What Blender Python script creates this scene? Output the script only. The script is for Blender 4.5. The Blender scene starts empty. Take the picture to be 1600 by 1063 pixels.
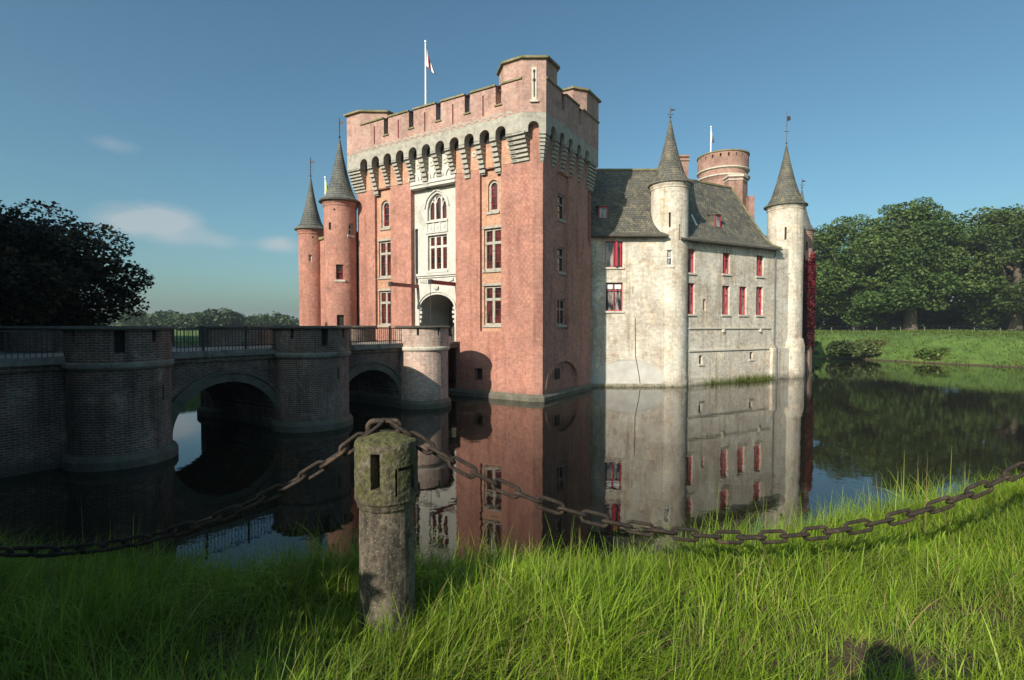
import bpy, math, random
import numpy as np
from mathutils import Vector, Matrix
random.seed(7); RNG = np.random.default_rng(11)
PI = math.pi
sc = bpy.context.scene
COL = sc.collection
for_sun = (0.565, 0.825)             # horizontal travel direction of the sunlight
SUN_EL = math.radians(28.4)

# ------------------------------------------------------------------ materials
def new_mat(name):
    m = bpy.data.materials.new(name); m.use_nodes = True
    nt = m.node_tree; nt.nodes.clear()
    out = nt.nodes.new('ShaderNodeOutputMaterial')
    b = nt.nodes.new('ShaderNodeBsdfPrincipled')
    nt.links.new(b.outputs[0], out.inputs[0])
    return m, nt, b
def node(nt, t, **kw):
    n = nt.nodes.new(t)
    for k, v in kw.items(): setattr(n, k, v)
    return n
def noise(nt, vec, scale, detail=4, rough=.6, dist=0):
    n = node(nt, 'ShaderNodeTexNoise'); n.inputs['Scale'].default_value = scale
    n.inputs['Detail'].default_value = detail; n.inputs['Roughness'].default_value = rough
    n.inputs['Distortion'].default_value = dist
    nt.links.new(vec, n.inputs['Vector']); return n.outputs['Fac']
def ramp(nt, fac, stops):
    r = node(nt, 'ShaderNodeValToRGB'); e = r.color_ramp.elements
    while len(e) < len(stops): e.new(.5)
    for el, (p, c) in zip(e, stops):
        el.position = p; el.color = (c if len(c) == 4 else (*c, 1)) if not isinstance(c, (int, float)) else (c, c, c, 1)
    nt.links.new(fac, r.inputs[0]); return r.outputs[0]
def mix(nt, fac, a, b, mode='MIX'):
    m = node(nt, 'ShaderNodeMix', data_type='RGBA', blend_type=mode)
    for s, v in ((m.inputs[0], fac), (m.inputs[6], a), (m.inputs[7], b)):
        if hasattr(v, 'default_value') or hasattr(v, 'links'): nt.links.new(v, s)
        elif isinstance(v, (int, float)): s.default_value = v
        else: s.default_value = (*v, 1)
    return m.outputs[2]
def math_(nt, op, a, b=None, c=None):
    m = node(nt, 'ShaderNodeMath', operation=op)
    for i, v in enumerate((a, b, c)):
        if v is None: continue
        if isinstance(v, (int, float)): m.inputs[i].default_value = v
        else: nt.links.new(v, m.inputs[i])
    return m.outputs[0]
def bump(nt, b, h, strength=.5, dist=.02):
    n = node(nt, 'ShaderNodeBump'); n.inputs['Strength'].default_value = strength; n.inputs['Distance'].default_value = dist
    nt.links.new(h, n.inputs['Height']); nt.links.new(n.outputs[0], b.inputs['Normal'])
def coords(nt):
    t = node(nt, 'ShaderNodeTexCoord'); g = node(nt, 'ShaderNodeNewGeometry')
    return t.outputs['UV'], g.outputs['Position']
def sep(nt, v):
    s = node(nt, 'ShaderNodeSeparateXYZ'); nt.links.new(v, s.inputs[0]); return s.outputs
def scaled(nt, v, s):
    m = node(nt, 'ShaderNodeMapping'); m.inputs['Scale'].default_value = s
    nt.links.new(v, m.inputs[0]); return m.outputs[0]

def masonry(name, c1, c2, mortar, bw=.24, bh=.075, mort=.011, rough=.9, spots=None, streak=None, diaper=False, damp=None, big=.5, patch=.55):
    m, nt, b = new_mat(name); uv, pos = coords(nt)
    wn = node(nt, 'ShaderNodeTexNoise'); wn.inputs['Scale'].default_value = 1.3; wn.inputs['Detail'].default_value = 3; nt.links.new(pos, wn.inputs['Vector'])
    wv = node(nt, 'ShaderNodeVectorMath', operation='MULTIPLY_ADD'); nt.links.new(wn.outputs['Color'], wv.inputs[0]); wv.inputs[1].default_value = (.05, .05, 0); nt.links.new(uv, wv.inputs[2])
    br = node(nt, 'ShaderNodeTexBrick'); nt.links.new(wv.outputs[0], br.inputs['Vector'])
    br.inputs['Scale'].default_value = 1; br.inputs['Brick Width'].default_value = bw; br.inputs['Row Height'].default_value = bh
    br.inputs['Mortar Size'].default_value = mort; br.inputs['Mortar Smooth'].default_value = .3; br.inputs['Bias'].default_value = 0
    br.inputs['Color1'].default_value = (*c1, 1); br.inputs['Color2'].default_value = (*c2, 1); br.inputs['Mortar'].default_value = (*mortar, 1)
    n1 = noise(nt, pos, .55, 5, .6); n2 = noise(nt, pos, 5, 4, .65)
    col = mix(nt, big, br.outputs[0], ramp(nt, n1, [(.3, .28), (.7, .72)]), 'OVERLAY')
    col = mix(nt, .45, col, ramp(nt, n2, [(.3, .25), (.7, .75)]), 'OVERLAY')
    pt = noise(nt, pos, .8, 3, .5, 1.2); col = mix(nt, ramp(nt, pt, [(.56, 0), (.60, patch)]), col, mix(nt, 1, col, (1.28, 1.2, 1.1), 'MULTIPLY')); pt2 = noise(nt, pos, 1.3, 5, .6, .8); col = mix(nt, ramp(nt, pt2, [(.58, 0), (.66, patch)]), col, mix(nt, 1, col, (.66, .62, .60), 'MULTIPLY'))
    if streak:
        n3 = noise(nt, scaled(nt, pos, (1.6, 1.6, .16)), 1.6, 4, .6)
        col = mix(nt, ramp(nt, n3, [(.5, 0), (.68, 1)]), col, mix(nt, 1, col, streak, 'MULTIPLY'))
    if spots:
        n4 = noise(nt, pos, 1.1, 6, .7, .6)
        col = mix(nt, ramp(nt, n4, [(.56, 0), (.66, .8)]), col, spots)
    if damp:      # algae and damp at the waterline: real staining with its own ragged edge
        z = sep(nt, pos)[2]
        zz = math_(nt, 'ADD', z, math_(nt, 'MULTIPLY', noise(nt, pos, 2.2, 4, .7), -.9))
        col = mix(nt, ramp(nt, math_(nt, 'MULTIPLY', math_(nt, 'ADD', zz, .6), .8), [(0, 1), (.55, 0)]), col, damp)
    if diaper:    # darker headers laid as a lattice
        s = sep(nt, uv)
        def tri(a): return math_(nt, 'ABSOLUTE', math_(nt, 'SUBTRACT', math_(nt, 'FRACT', a), .5))
        p = math_(nt, 'ADD', math_(nt, 'MULTIPLY', s[0], 3.3), math_(nt, 'MULTIPLY', s[1], 2.7))
        q = math_(nt, 'SUBTRACT', math_(nt, 'MULTIPLY', s[0], 3.3), math_(nt, 'MULTIPLY', s[1], 2.7))
        line = math_(nt, 'LESS_THAN', math_(nt, 'MINIMUM', tri(p), tri(q)), .11)
        zone = math_(nt, 'MULTIPLY', math_(nt, 'GREATER_THAN', s[0], -2.3), math_(nt, 'LESS_THAN', s[0], -.42))
        zone = math_(nt, 'MULTIPLY', zone, math_(nt, 'GREATER_THAN', s[1], 5.6))
        col = mix(nt, math_(nt, 'MULTIPLY', math_(nt, 'MULTIPLY', line, zone), .24), col, (.17, .07, .055))
    nt.links.new(col, b.inputs['Base Color']); b.inputs['Roughness'].default_value = rough
    h = math_(nt, 'ADD', math_(nt, 'MULTIPLY', br.outputs[1], -.6), n2)
    bump(nt, b, h, .55, .025)
    return m
def rough_mat(name, c1, c2, scale=3, rough=.85, c3=None, t3=.6, bstr=.4, bd=.02, metal=0):
    m, nt, b = new_mat(name); uv, pos = coords(nt)
    n1 = noise(nt, pos, scale, 6, .65); col = ramp(nt, n1, [(.32, c1), (.68, c2)])
    if c3:
        n3 = noise(nt, pos, scale * .45, 5, .7, .5); col = mix(nt, ramp(nt, n3, [(t3 - .06, 0), (t3 + .06, 1)]), col, c3)
    nt.links.new(col, b.inputs['Base Color']); b.inputs['Roughness'].default_value = rough; b.inputs['Metallic'].default_value = metal
    bump(nt, b, noise(nt, pos, scale * 4, 4, .6), bstr, bd)
    return m
def foliage(name, c1, c2, c3, trans=.25, scale=.5, rough=.55):
    m, nt, b = new_mat(name); uv, pos = coords(nt)
    at = node(nt, 'ShaderNodeAttribute', attribute_name='rnd')
    col = ramp(nt, at.outputs['Fac'], [(0, c1), (.55, c2), (1, c3)])
    col = mix(nt, .5, col, ramp(nt, noise(nt, pos, scale, 4, .6), [(.3, .25), (.7, .75)]), 'OVERLAY')
    nt.links.new(col, b.inputs['Base Color']); b.inputs['Roughness'].default_value = rough
    b.inputs['Specular IOR Level'].default_value = .25
    tr = node(nt, 'ShaderNodeBsdfTranslucent'); nt.links.new(mix(nt, 1, col, (1.0, 1.0, .5), 'MULTIPLY'), tr.inputs[0])
    mx = node(nt, 'ShaderNodeMixShader'); mx.inputs[0].default_value = trans
    nt.links.new(b.outputs[0], mx.inputs[1]); nt.links.new(tr.outputs[0], mx.inputs[2])
    out = [n for n in nt.nodes if n.type == 'OUTPUT_MATERIAL'][0]
    nt.links.new(mx.outputs[0], out.inputs[0])
    return m

M = {}
M['brick'] = masonry('salmon_brick', (.45, .200, .145), (.36, .148, .108), (.47, .27, .20), damp=(.07, .062, .04), diaper=True, streak=(.78, .70, .68), big=.4, patch=.38)
M['brick_plain'] = masonry('salmon_brick_plain', (.45, .200, .145), (.36, .148, .108), (.47, .27, .20), damp=(.07, .062, .04), streak=(.86, .8, .78), big=.4)
M['brick_orange'] = masonry('orange_brick', (.53, .28, .18), (.46, .22, .145), (.52, .33, .22), damp=(.07, .062, .04), streak=(.9, .85, .8), big=.35)
M['brick_pale'] = masonry('weathered_crown_brick', (.45, .255, .20), (.36, .19, .15), (.43, .32, .27), streak=(.8, .78, .76), spots=(.40, .30, .24), big=.5)
M['brick_bridge'] = masonry('old_shaded_brick', (.17, .095, .07), (.11, .066, .053), (.27, .225, .185), streak=(.55, .52, .48), spots=(.32, .28, .22), damp=(.06, .062, .04), bh=.08, mort=.014, big=.9)  # old brick, toned down so the shaded bridge reads darker
M['brick_bastion'] = masonry('pinkish_sunlit_brick', (.52, .33, .265), (.38, .235, .19), (.52, .44, .37), streak=(.72, .68, .62), spots=(.55, .46, .38), damp=(.06, .062, .04), bh=.08, mort=.014, big=.5)  # paler pinkish copy of the bridge brick, lightened for the sunlit bastion
M['brick_keep'] = masonry('old_red_brick', (.36, .19, .14), (.30, .15, .12), (.36, .25, .2), streak=(.8, .75, .7), spots=(.40, .28, .22))
M['rubble'] = masonry('pale_rubble_stone', (.64, .57, .47), (.51, .445, .36), (.61, .545, .455), bw=.42, bh=.17, mort=.02, streak=(.70, .64, .56), spots=(.40, .30, .21), damp=(.13, .12, .075), big=.65, patch=.6)
M['stone'] = rough_mat('pale_dressed_stone', (.50, .44, .35), (.62, .56, .46), 2.5, c3=(.33, .30, .24), t3=.62)
M['stone_dark'] = rough_mat('dark_dressed_stone', (.16, .145, .12), (.27, .25, .21), 3, c3=(.11, .10, .07), t3=.58)
M['corbel'] = rough_mat('grey_corbel_stone', (.28, .255, .205), (.44, .40, .335), 3.5, c3=(.24, .22, .18), t3=.6)
M['plinth'] = rough_mat('wet_plinth_stone', (.09, .08, .06), (.17, .15, .115), 2.5, c3=(.09, .10, .05), t3=.56)
M['white'] = rough_mat('whitened_stone', (.46, .43, .375), (.60, .57, .51), 1.4, c3=(.40, .36, .30), t3=.66, bstr=.2)
M['cope'] = rough_mat('mossy_coping', (.17, .14, .07), (.30, .24, .13), 3, c3=(.12, .13, .05), t3=.55)
M['cope_dark'] = rough_mat('dark_coping', (.05, .045, .035), (.11, .095, .07), 3)
M['frame_stone'] = rough_mat('weathered_window_stone', (.30, .27, .215), (.46, .42, .35), 5, c3=(.2, .18, .14), t3=.6)
M['red_paint'] = rough_mat('crimson_paint', (.38, .022, .04), (.50, .045, .07), 6, .5, bstr=.1)
M['beam_paint'] = rough_mat('oxblood_paint', (.20, .022, .022), (.27, .035, .03), 6, .5, bstr=.1)
M['white_paint'] = rough_mat('white_paint', (.72, .72, .70), (.8, .8, .78), 3, .5, bstr=.05)
M['dark'] = rough_mat('dark_interior', (.015, .012, .010), (.03, .022, .018), 2)
M['void'] = rough_mat('shadowed_brick', (.07, .035, .025), (.11, .055, .04), 4)
M['iron'] = rough_mat('black_iron', (.02, .02, .022), (.045, .042, .04), 8, .5, bstr=.2, bd=.005)
M['rust'] = rough_mat('rusty_chain_iron', (.016, .012, .010), (.055, .038, .026), 28, .8, c3=(.10, .065, .04), t3=.6, bstr=.8, bd=.004, metal=.25)
M['timber'] = rough_mat('grey_timber', (.10, .08, .06), (.2, .17, .13), 4)
M['gravel'] = rough_mat('gravel_deck', (.22, .2, .16), (.33, .3, .25), 12)
M['bark'] = rough_mat('bark', (.06, .045, .03), (.14, .11, .075), 3, bd=.06)
M['lead'] = rough_mat('lead', (.10, .10, .10), (.18, .18, .17), 3, .6)
M['curtain'] = rough_mat('room_behind_glass', (.05, .018, .016), (.13, .05, .04), 1.7)
def glass(name, c, c2, sp=.5):
    m, nt, b = new_mat(name); uv, pos = coords(nt)
    nt.links.new(ramp(nt, noise(nt, scaled(nt, pos, (3, 3, .7)), 1.6, 2, .5), [(.42, c), (.6, c2)]), b.inputs['Base Color'])
    b.inputs['Roughness'].default_value = .06; b.inputs['Specular IOR Level'].default_value = sp
    return m
M['pane'] = glass('window_pane', (.02, .016, .014), (.12, .035, .03))
M['pane_blue'] = glass('sky_reflecting_pane', (.03, .03, .035), (.34, .30, .27), .8)
# slate roofs
def slate(name, c1, c2, lich):
    m, nt, b = new_mat(name); uv, pos = coords(nt)
    br = node(nt, 'ShaderNodeTexBrick'); nt.links.new(uv, br.inputs['Vector'])
    for k, v in (('Scale', 1), ('Brick Width', .22), ('Row Height', .19), ('Mortar Size', .022), ('Bias', 0)): br.inputs[k].default_value = v
    br.inputs['Color1'].default_value = (*c1, 1); br.inputs['Color2'].default_value = (*c2, 1); br.inputs['Mortar'].default_value = (.03, .03, .028, 1)
    n1 = noise(nt, pos, .8, 6, .7); n2 = noise(nt, pos, 4, 5, .7)
    col = mix(nt, .7, br.outputs[0], ramp(nt, n1, [(.3, .2), (.7, .8)]), 'OVERLAY')
    col = mix(nt, ramp(nt, noise(nt, pos, 2.1, 6, .75, .4), [(.50, 0), (.64, .8)]), col, lich)
    nt.links.new(col, b.inputs['Base Color']); b.inputs['Roughness'].default_value = .75
    bump(nt, b, math_(nt, 'ADD', math_(nt, 'MULTIPLY', br.outputs[1], -.8), n2), .6, .03)
    return m
M['slate'] = slate('lichened_slate', (.15, .135, .105), (.095, .088, .070), (.23, .19, .11))
M['slate_grey'] = slate('grey_slate', (.15, .15, .13), (.11, .115, .105), (.19, .17, .12))
# bollard concrete with moss
m, nt, b = new_mat('mossy_concrete'); uv, pos = coords(nt)
n1 = noise(nt, pos, 38, 6, .7); n2 = noise(nt, scaled(nt, pos, (1, 1, .3)), 15, 5, .65, .3); zz = sep(nt, pos)[2]
col = ramp(nt, n2, [(.32, (.022, .018, .013)), (.5, (.085, .068, .048)), (.70, (.20, .16, .115))])
col = mix(nt, .75, col, ramp(nt, n1, [(.35, .15), (.65, .85)]), 'OVERLAY')
speck = noise(nt, pos, 95, 3, .6)
col = mix(nt, ramp(nt, speck, [(.60, 0), (.66, .55)]), col, (.34, .29, .22))
mo = math_(nt, 'MULTIPLY', ramp(nt, noise(nt, pos, 13, 5, .7, .4), [(.40, 0), (.60, 1)]), ramp(nt, math_(nt, 'MULTIPLY', math_(nt, 'SUBTRACT', zz, 3.45), 4), [(0, 0), (.55, .85)]))
up = sep(nt, node(nt, 'ShaderNodeNewGeometry').outputs['Normal'])[2]
mo = math_(nt, 'MAXIMUM', mo, math_(nt, 'MULTIPLY', math_(nt, 'GREATER_THAN', up, .5), .85))
col = mix(nt, mo, col, ramp(nt, n1, [(.35, (.026, .030, .009)), (.65, (.13, .125, .035))]))
nt.links.new(col, b.inputs['Base Color']); b.inputs['Roughness'].default_value = .95
bump(nt, b, math_(nt, 'ADD', n1, math_(nt, 'MULTIPLY', n2, .7)), .9, .008); M['concrete'] = m
# water
m, nt, b = new_mat('moat_water'); uv, pos = coords(nt)
b.inputs['Base Color'].default_value = (.014, .0125, .007, 1); b.inputs['Roughness'].default_value = .018; b.inputs['IOR'].default_value = 1.42
r1 = noise(nt, pos, 1.3, 3, .5); r2 = noise(nt, scaled(nt, pos, (1, 1, 1)), 6, 2, .5)
bump(nt, b, math_(nt, 'ADD', math_(nt, 'MULTIPLY', r1, 1.0), math_(nt, 'MULTIPLY', r2, .18)), .10, .035); M['water'] = m
# ground
m, nt, b = new_mat('meadow_ground'); uv, pos = coords(nt)
g = ramp(nt, noise(nt, pos, .12, 6, .7), [(.3, (.055, .10, .014)), (.5, (.085, .145, .02)), (.7, (.12, .17, .03))])
g = mix(nt, .7, g, ramp(nt, noise(nt, scaled(nt, pos, (1, .5, 1)), 1.6, 6, .75), [(.3, .22), (.7, .78)]), 'OVERLAY')
soil = ramp(nt, noise(nt, pos, 9, 5, .7), [(.3, (.030, .018, .010)), (.7, (.10, .062, .035))])
s = sep(nt, pos)
near = ramp(nt, math_(nt, 'MULTIPLY', s[1], .1), [(.55, 1), (.75, 0)])
near = math_(nt, 'MULTIPLY', near, math_(nt, 'GREATER_THAN', s[0], -30))
wet = ramp(nt, math_(nt, 'ADD', s[2], math_(nt, 'MULTIPLY', noise(nt, pos, 1.5, 4, .6), -.22)), [(0, 1), (.03, 0)])
g = mix(nt, math_(nt, 'MAXIMUM', near, wet), g, soil)
nt.links.new(g, b.inputs['Base Color']); b.inputs['Roughness'].default_value = .95
bump(nt, b, noise(nt, pos, 6, 5, .7), .7, .06); M['ground'] = m
M['leaf_oak'] = foliage('oak_leaves', (.036, .066, .016), (.062, .104, .022), (.115, .150, .034), .12)
M['leaf_oak2'] = foliage('dark_oak_leaves', (.030, .052, .013), (.052, .084, .018), (.10, .125, .028), .12)
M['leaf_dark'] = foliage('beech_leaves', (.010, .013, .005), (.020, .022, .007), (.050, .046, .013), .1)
M['leaf_light'] = foliage('yellowing_leaves', (.05, .062, .012), (.09, .095, .02), (.15, .135, .035), .2)
M['leaf_far'] = foliage('far_wood_leaves', (.022, .042, .016), (.038, .064, .020), (.065, .088, .028), .15, .05)
M['leaf_red'] = foliage('red_creeper_leaves', (.030, .007, .008), (.085, .010, .014), (.26, .028, .04), .12, 1.2)
M['leaf_bush'] = foliage('bush_leaves', (.020, .036, .010), (.055, .085, .02), (.16, .18, .07), .1)
M['sedge'] = foliage('sedge_blades', (.06, .10, .015), (.10, .15, .025), (.20, .17, .05), .2)
m, nt, b = new_mat('grass_blades')
at = node(nt, 'ShaderNodeAttribute', attribute_name='rnd'); uv, pos = coords(nt)
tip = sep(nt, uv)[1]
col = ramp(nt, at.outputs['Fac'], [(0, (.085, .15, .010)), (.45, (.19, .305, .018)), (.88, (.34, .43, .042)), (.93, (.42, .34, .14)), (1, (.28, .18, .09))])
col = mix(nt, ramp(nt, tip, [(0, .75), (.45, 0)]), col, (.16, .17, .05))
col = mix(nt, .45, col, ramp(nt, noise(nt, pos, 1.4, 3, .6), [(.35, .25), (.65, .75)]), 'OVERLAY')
nt.links.new(col, b.inputs['Base Color']); b.inputs['Roughness'].default_value = .5; b.inputs['Specular IOR Level'].default_value = .3
tr = node(nt, 'ShaderNodeBsdfTranslucent'); nt.links.new(mix(nt, 1, col, (1, 1, .4), 'MULTIPLY'), tr.inputs[0])
mx = node(nt, 'ShaderNodeMixShader'); mx.inputs[0].default_value = .3
nt.links.new(b.outputs[0], mx.inputs[1]); nt.links.new(tr.outputs[0], mx.inputs[2])
nt.links.new(mx.outputs[0], [n for n in nt.nodes if n.type == 'OUTPUT_MATERIAL'][0].inputs[0]); M['grass'] = m
def plain(name, c, r=.7):
    m, nt, b = new_mat(name); uv, pos = coords(nt)
    nt.links.new(ramp(nt, noise(nt, pos, 12, 3, .6), [(.3, tuple(x * .85 for x in c)), (.7, tuple(min(1, x * 1.12) for x in c))]), b.inputs['Base Color'])
    b.inputs['Roughness'].default_value = r; return m
M['flag_red'] = plain('red_cloth', (.5, .05, .05)); M['flag_white'] = plain('white_cloth', (.75, .72, .72)); M['flag_dark'] = plain('dark_cloth', (.03, .03, .05))
M['flag_yellow'] = plain('yellow_cloth', (.72, .72, .22)); M['skin'] = plain('skin', (.5, .3, .22)); M['jacket'] = plain('dark_jacket', (.04, .05, .08))
M['denim'] = plain('denim', (.06, .09, .16)); M['hair'] = plain('brown_hair', (.04, .025, .015)); M['plastic'] = plain('black_plastic', (.02, .02, .02), .4)
M['straw'] = plain('dry_stalk', (.34, .27, .15))

# ------------------------------------------------------------------ mesh builder
class MB:
    def __init__(s): s.v = []; s.f = []; s.uv = []
    def poly(s, pts, uvs=None):
        i = len(s.v); s.v += [tuple(p) for p in pts]; s.f.append(tuple(range(i, i + len(pts)))); s.uv.append(uvs)
    def hexa(s, p):      # 8 corners: bottom 4, top 4
        for q in ((0, 3, 2, 1), (4, 5, 6, 7), (0, 1, 5, 4), (1, 2, 6, 5), (2, 3, 7, 6), (3, 0, 4, 7)): s.poly([p[k] for k in q])
    def box(s, x0, x1, y0, y1, z0, z1): s.hexa([(x0, y0, z0), (x1, y0, z0), (x1, y1, z0), (x0, y1, z0), (x0, y0, z1), (x1, y0, z1), (x1, y1, z1), (x0, y1, z1)])
    def mbox(s, F, u0, u1, v0, v1, d0, d1, n=1):   # box through a wall mapping; d grows inwards
        for k in range(n):
            a = u0 + (u1 - u0) * k / n; b = u0 + (u1 - u0) * (k + 1) / n
            s.hexa([F(a, v0, d0), F(b, v0, d0), F(b, v0, d1), F(a, v0, d1), F(a, v1, d0), F(b, v1, d0), F(b, v1, d1), F(a, v1, d1)])
    def prism(s, pts, z0, z1, bottom=True):
        n = len(pts); L = 0
        for i in range(n):
            a, b = pts[i], pts[(i + 1) % n]; l = math.dist(a, b)
            s.poly([(a[0], a[1], z0), (b[0], b[1], z0), (b[0], b[1], z1), (a[0], a[1], z1)], [(L, z0), (L + l, z0), (L + l, z1), (L, z1)]); L += l
        s.poly([(p[0], p[1], z1) for p in pts])
        if bottom: s.poly([(p[0], p[1], z0) for p in reversed(pts)])
    def lathe(s, prof, cx=0, cy=0, n=32, a0=0, a1=2 * PI, wob=0):
        full = abs(a1 - a0 - 2 * PI) < 1e-6; R = max(p[0] for p in prof); vv = 0
        for (r0, z0), (r1, z1) in zip(prof, prof[1:]):
            l = math.hypot(r1 - r0, z1 - z0)
            for k in range(n):
                t0 = a0 + (a1 - a0) * k / n; t1 = a0 + (a1 - a0) * (k + 1) / n
                pts = [(cx + r0 * math.cos(t0), cy + r0 * math.sin(t0), z0), (cx + r0 * math.cos(t1), cy + r0 * math.sin(t1), z0),
                       (cx + r1 * math.cos(t1), cy + r1 * math.sin(t1), z1), (cx + r1 * math.cos(t0), cy + r1 * math.sin(t0), z1)]
                va, vb = (z0, z1) if abs(z1 - z0) > abs(r1 - r0) else (vv, vv + l)
                uvs = [(t0 * R, va), (t1 * R, va), (t1 * R, vb), (t0 * R, vb)]
                if r0 < 1e-6: pts = [pts[0], pts[2], pts[3]]; uvs = [uvs[0], uvs[2], uvs[3]]
                elif r1 < 1e-6: pts = pts[:3]; uvs = uvs[:3]
                s.poly(pts, uvs)
            vv += l
    def tube(s, path, rad, n=8, caps=True):
        P = [Vector(p) for p in path]; R = rad if isinstance(rad, (list, tuple)) else [rad] * len(P)
        rings = []; ref = Vector((0, 0, 1))
        for i, p in enumerate(P):
            t = (P[min(i + 1, len(P) - 1)] - P[max(i - 1, 0)]).normalized()
            if abs(t.dot(ref)) > .95: ref = Vector((1, 0, 0)) if abs(t.x) < .9 else Vector((0, 1, 0))
            a = t.cross(ref).normalized(); b_ = t.cross(a).normalized(); ref = -b_ if False else ref
            rings.append([p + (a * math.cos(2 * PI * k / n) + b_ * math.sin(2 * PI * k / n)) * R[i] for k in range(n)])
        for A, B_ in zip(rings, rings[1:]):
            for k in range(n): s.poly([A[k], A[(k + 1) % n], B_[(k + 1) % n], B_[k]])
        if caps: s.poly(list(reversed(rings[0]))); s.poly(rings[-1])
    def build(s, name, mat, parent=None, smooth=False, merge=False):
        me = bpy.data.meshes.new(name); me.from_pydata(s.v, [], s.f); me.materials.append(mat)
        ul = me.uv_layers.new(name='UVMap'); data = []
        for p, uvs in zip(me.polygons, s.uv):
            if uvs is None:
                n = p.normal; pts = [s.v[i] for i in p.vertices]
                if abs(n.z) > .8: uvs = [(q[0], q[1]) for q in pts]
                else:
                    l = math.hypot(n.x, n.y) or 1; tx, ty = -n.y / l, n.x / l; k = 1 / max(.3, math.sqrt(max(0, 1 - n.z * n.z)))
                    uvs = [(q[0] * tx + q[1] * ty, q[2] * k) for q in pts]
            for u in uvs: data += [u[0], u[1]]
        ul.data.foreach_set('uv', data)
        if merge or smooth:
            import bmesh
            bm = bmesh.new(); bm.from_mesh(me); bmesh.ops.remove_doubles(bm, verts=bm.verts, dist=1e-4); bmesh.ops.recalc_face_normals(bm, faces=bm.faces); bm.to_mesh(me); bm.free()
        if smooth:
            for p in me.polygons: p.use_smooth = True
        o = bpy.data.objects.new(name, me); COL.objects.link(o)
        if parent is not None: o.parent = parent
        return o
def build_each(mb, name, mat, parent):
    out = []
    for k in range(0, len(mb.f), 6):
        m_ = MB(); m_.v = mb.v[k * 4:(k + 6) * 4]; m_.f = [tuple(i - k * 4 for i in f) for f in mb.f[k:k + 6]]; m_.uv = mb.uv[k:k + 6]; out.append(m_.build(name, mat, parent))
    return out
def thing(name, label, cat, loc=(0, 0, 0), rz=0, group=None):
    o = bpy.data.objects.new(name, None); o.empty_display_size = .3; COL.objects.link(o); o.location = loc; o.rotation_euler = (0, 0, rz)
    o['label'] = label; o['category'] = cat
    if group: o['group'] = group
    return o
def tag(o, label=None, cat=None, group=None, kind=None):
    for k, v in (('label', label), ('category', cat), ('group', group), ('kind', kind)):
        if v: o[k] = v
    return o
def copy_tree(o, parent=None):
    c = o.copy(); COL.objects.link(c); c.parent = parent
    for ch in [x for x in bpy.data.objects if x.parent == o]: copy_tree(ch, c)
    return c

def arch_pts(h, n=14):
    u0, u1, v0, v1 = h['r']; rise = h.get('rise', (u1 - u0) / 2); vs = v1 - rise; c = (u0 + u1) / 2; w = (u1 - u0) / 2; out = []
    for k in range(n + 1):
        x = -1 + 2 * k / n
        if h.get('pointed'): y = math.sqrt(max(0, 1 - ((abs(x) + .45) / 1.45) ** 2)) / math.sqrt(1 - (.45 / 1.45) ** 2)
        else:
            a = PI * (1 - k / n); x = math.cos(a); y = math.sin(a)
        out.append((c + w * x, vs + rise * y))
    return out
def panel(mb, F, u0, u1, v0, v1, holes=(), depth=.25, ustep=None, ring=None):
    us = {u0, u1}; vs = {v0, v1}
    for h in holes:
        r = h['r']; us |= {max(u0, r[0]), min(u1, r[1])}; vs |= {max(v0, r[2]), min(v1, r[3])}
    if ustep:
        n = max(1, round((u1 - u0) / ustep)); us |= {u0 + (u1 - u0) * k / n for k in range(n + 1)}
    us = sorted(us); vs = sorted(vs)
    for a, b_ in zip(us, us[1:]):
        if b_ - a < 1e-5: continue
        for c, d in zip(vs, vs[1:]):
            if d - c < 1e-5: continue
            mu, mv = (a + b_) / 2, (c + d) / 2
            if any(h['r'][0] < mu < h['r'][1] and h['r'][2] < mv < h['r'][3] for h in holes): continue
            mb.poly([F(a, c, 0), F(b_, c, 0), F(b_, d, 0), F(a, d, 0)], [(a, c), (b_, c), (b_, d), (a, d)])
    for h in holes:
        a, b_, c, d = h['r']; dp = h.get('depth', depth); top = d
        if h.get('arch'):
            P = arch_pts(h); top = P[0][1]
            for (x0, y0), (x1, y1) in zip(P, P[1:]):
                if d - min(y0, y1) > 1e-5: mb.poly([F(x0, y0, 0), F(x1, y1, 0), F(x1, d, 0), F(x0, d, 0)], [(x0, y0), (x1, y1), (x1, d), (x0, d)])
                mb.poly([F(x0, y0, 0), F(x0, y0, dp), F(x1, y1, dp), F(x1, y1, 0)], [(0, x0), (dp, x0), (dp, x1), (0, x1)])
        else: mb.poly([F(a, d, 0), F(b_, d, 0), F(b_, d, dp), F(a, d, dp)], [(a, 0), (b_, 0), (b_, dp), (a, dp)])
        if h.get('bottom', True): mb.poly([F(a, c, 0), F(a, c, dp), F(b_, c, dp), F(b_, c, 0)], [(a, 0), (a, dp), (b_, dp), (b_, 0)])
        for x in (a, b_): mb.poly([F(x, c, 0), F(x, top, 0), F(x, top, dp), F(x, c, dp)], [(0, c), (0, top), (dp, top), (dp, c)])
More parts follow.
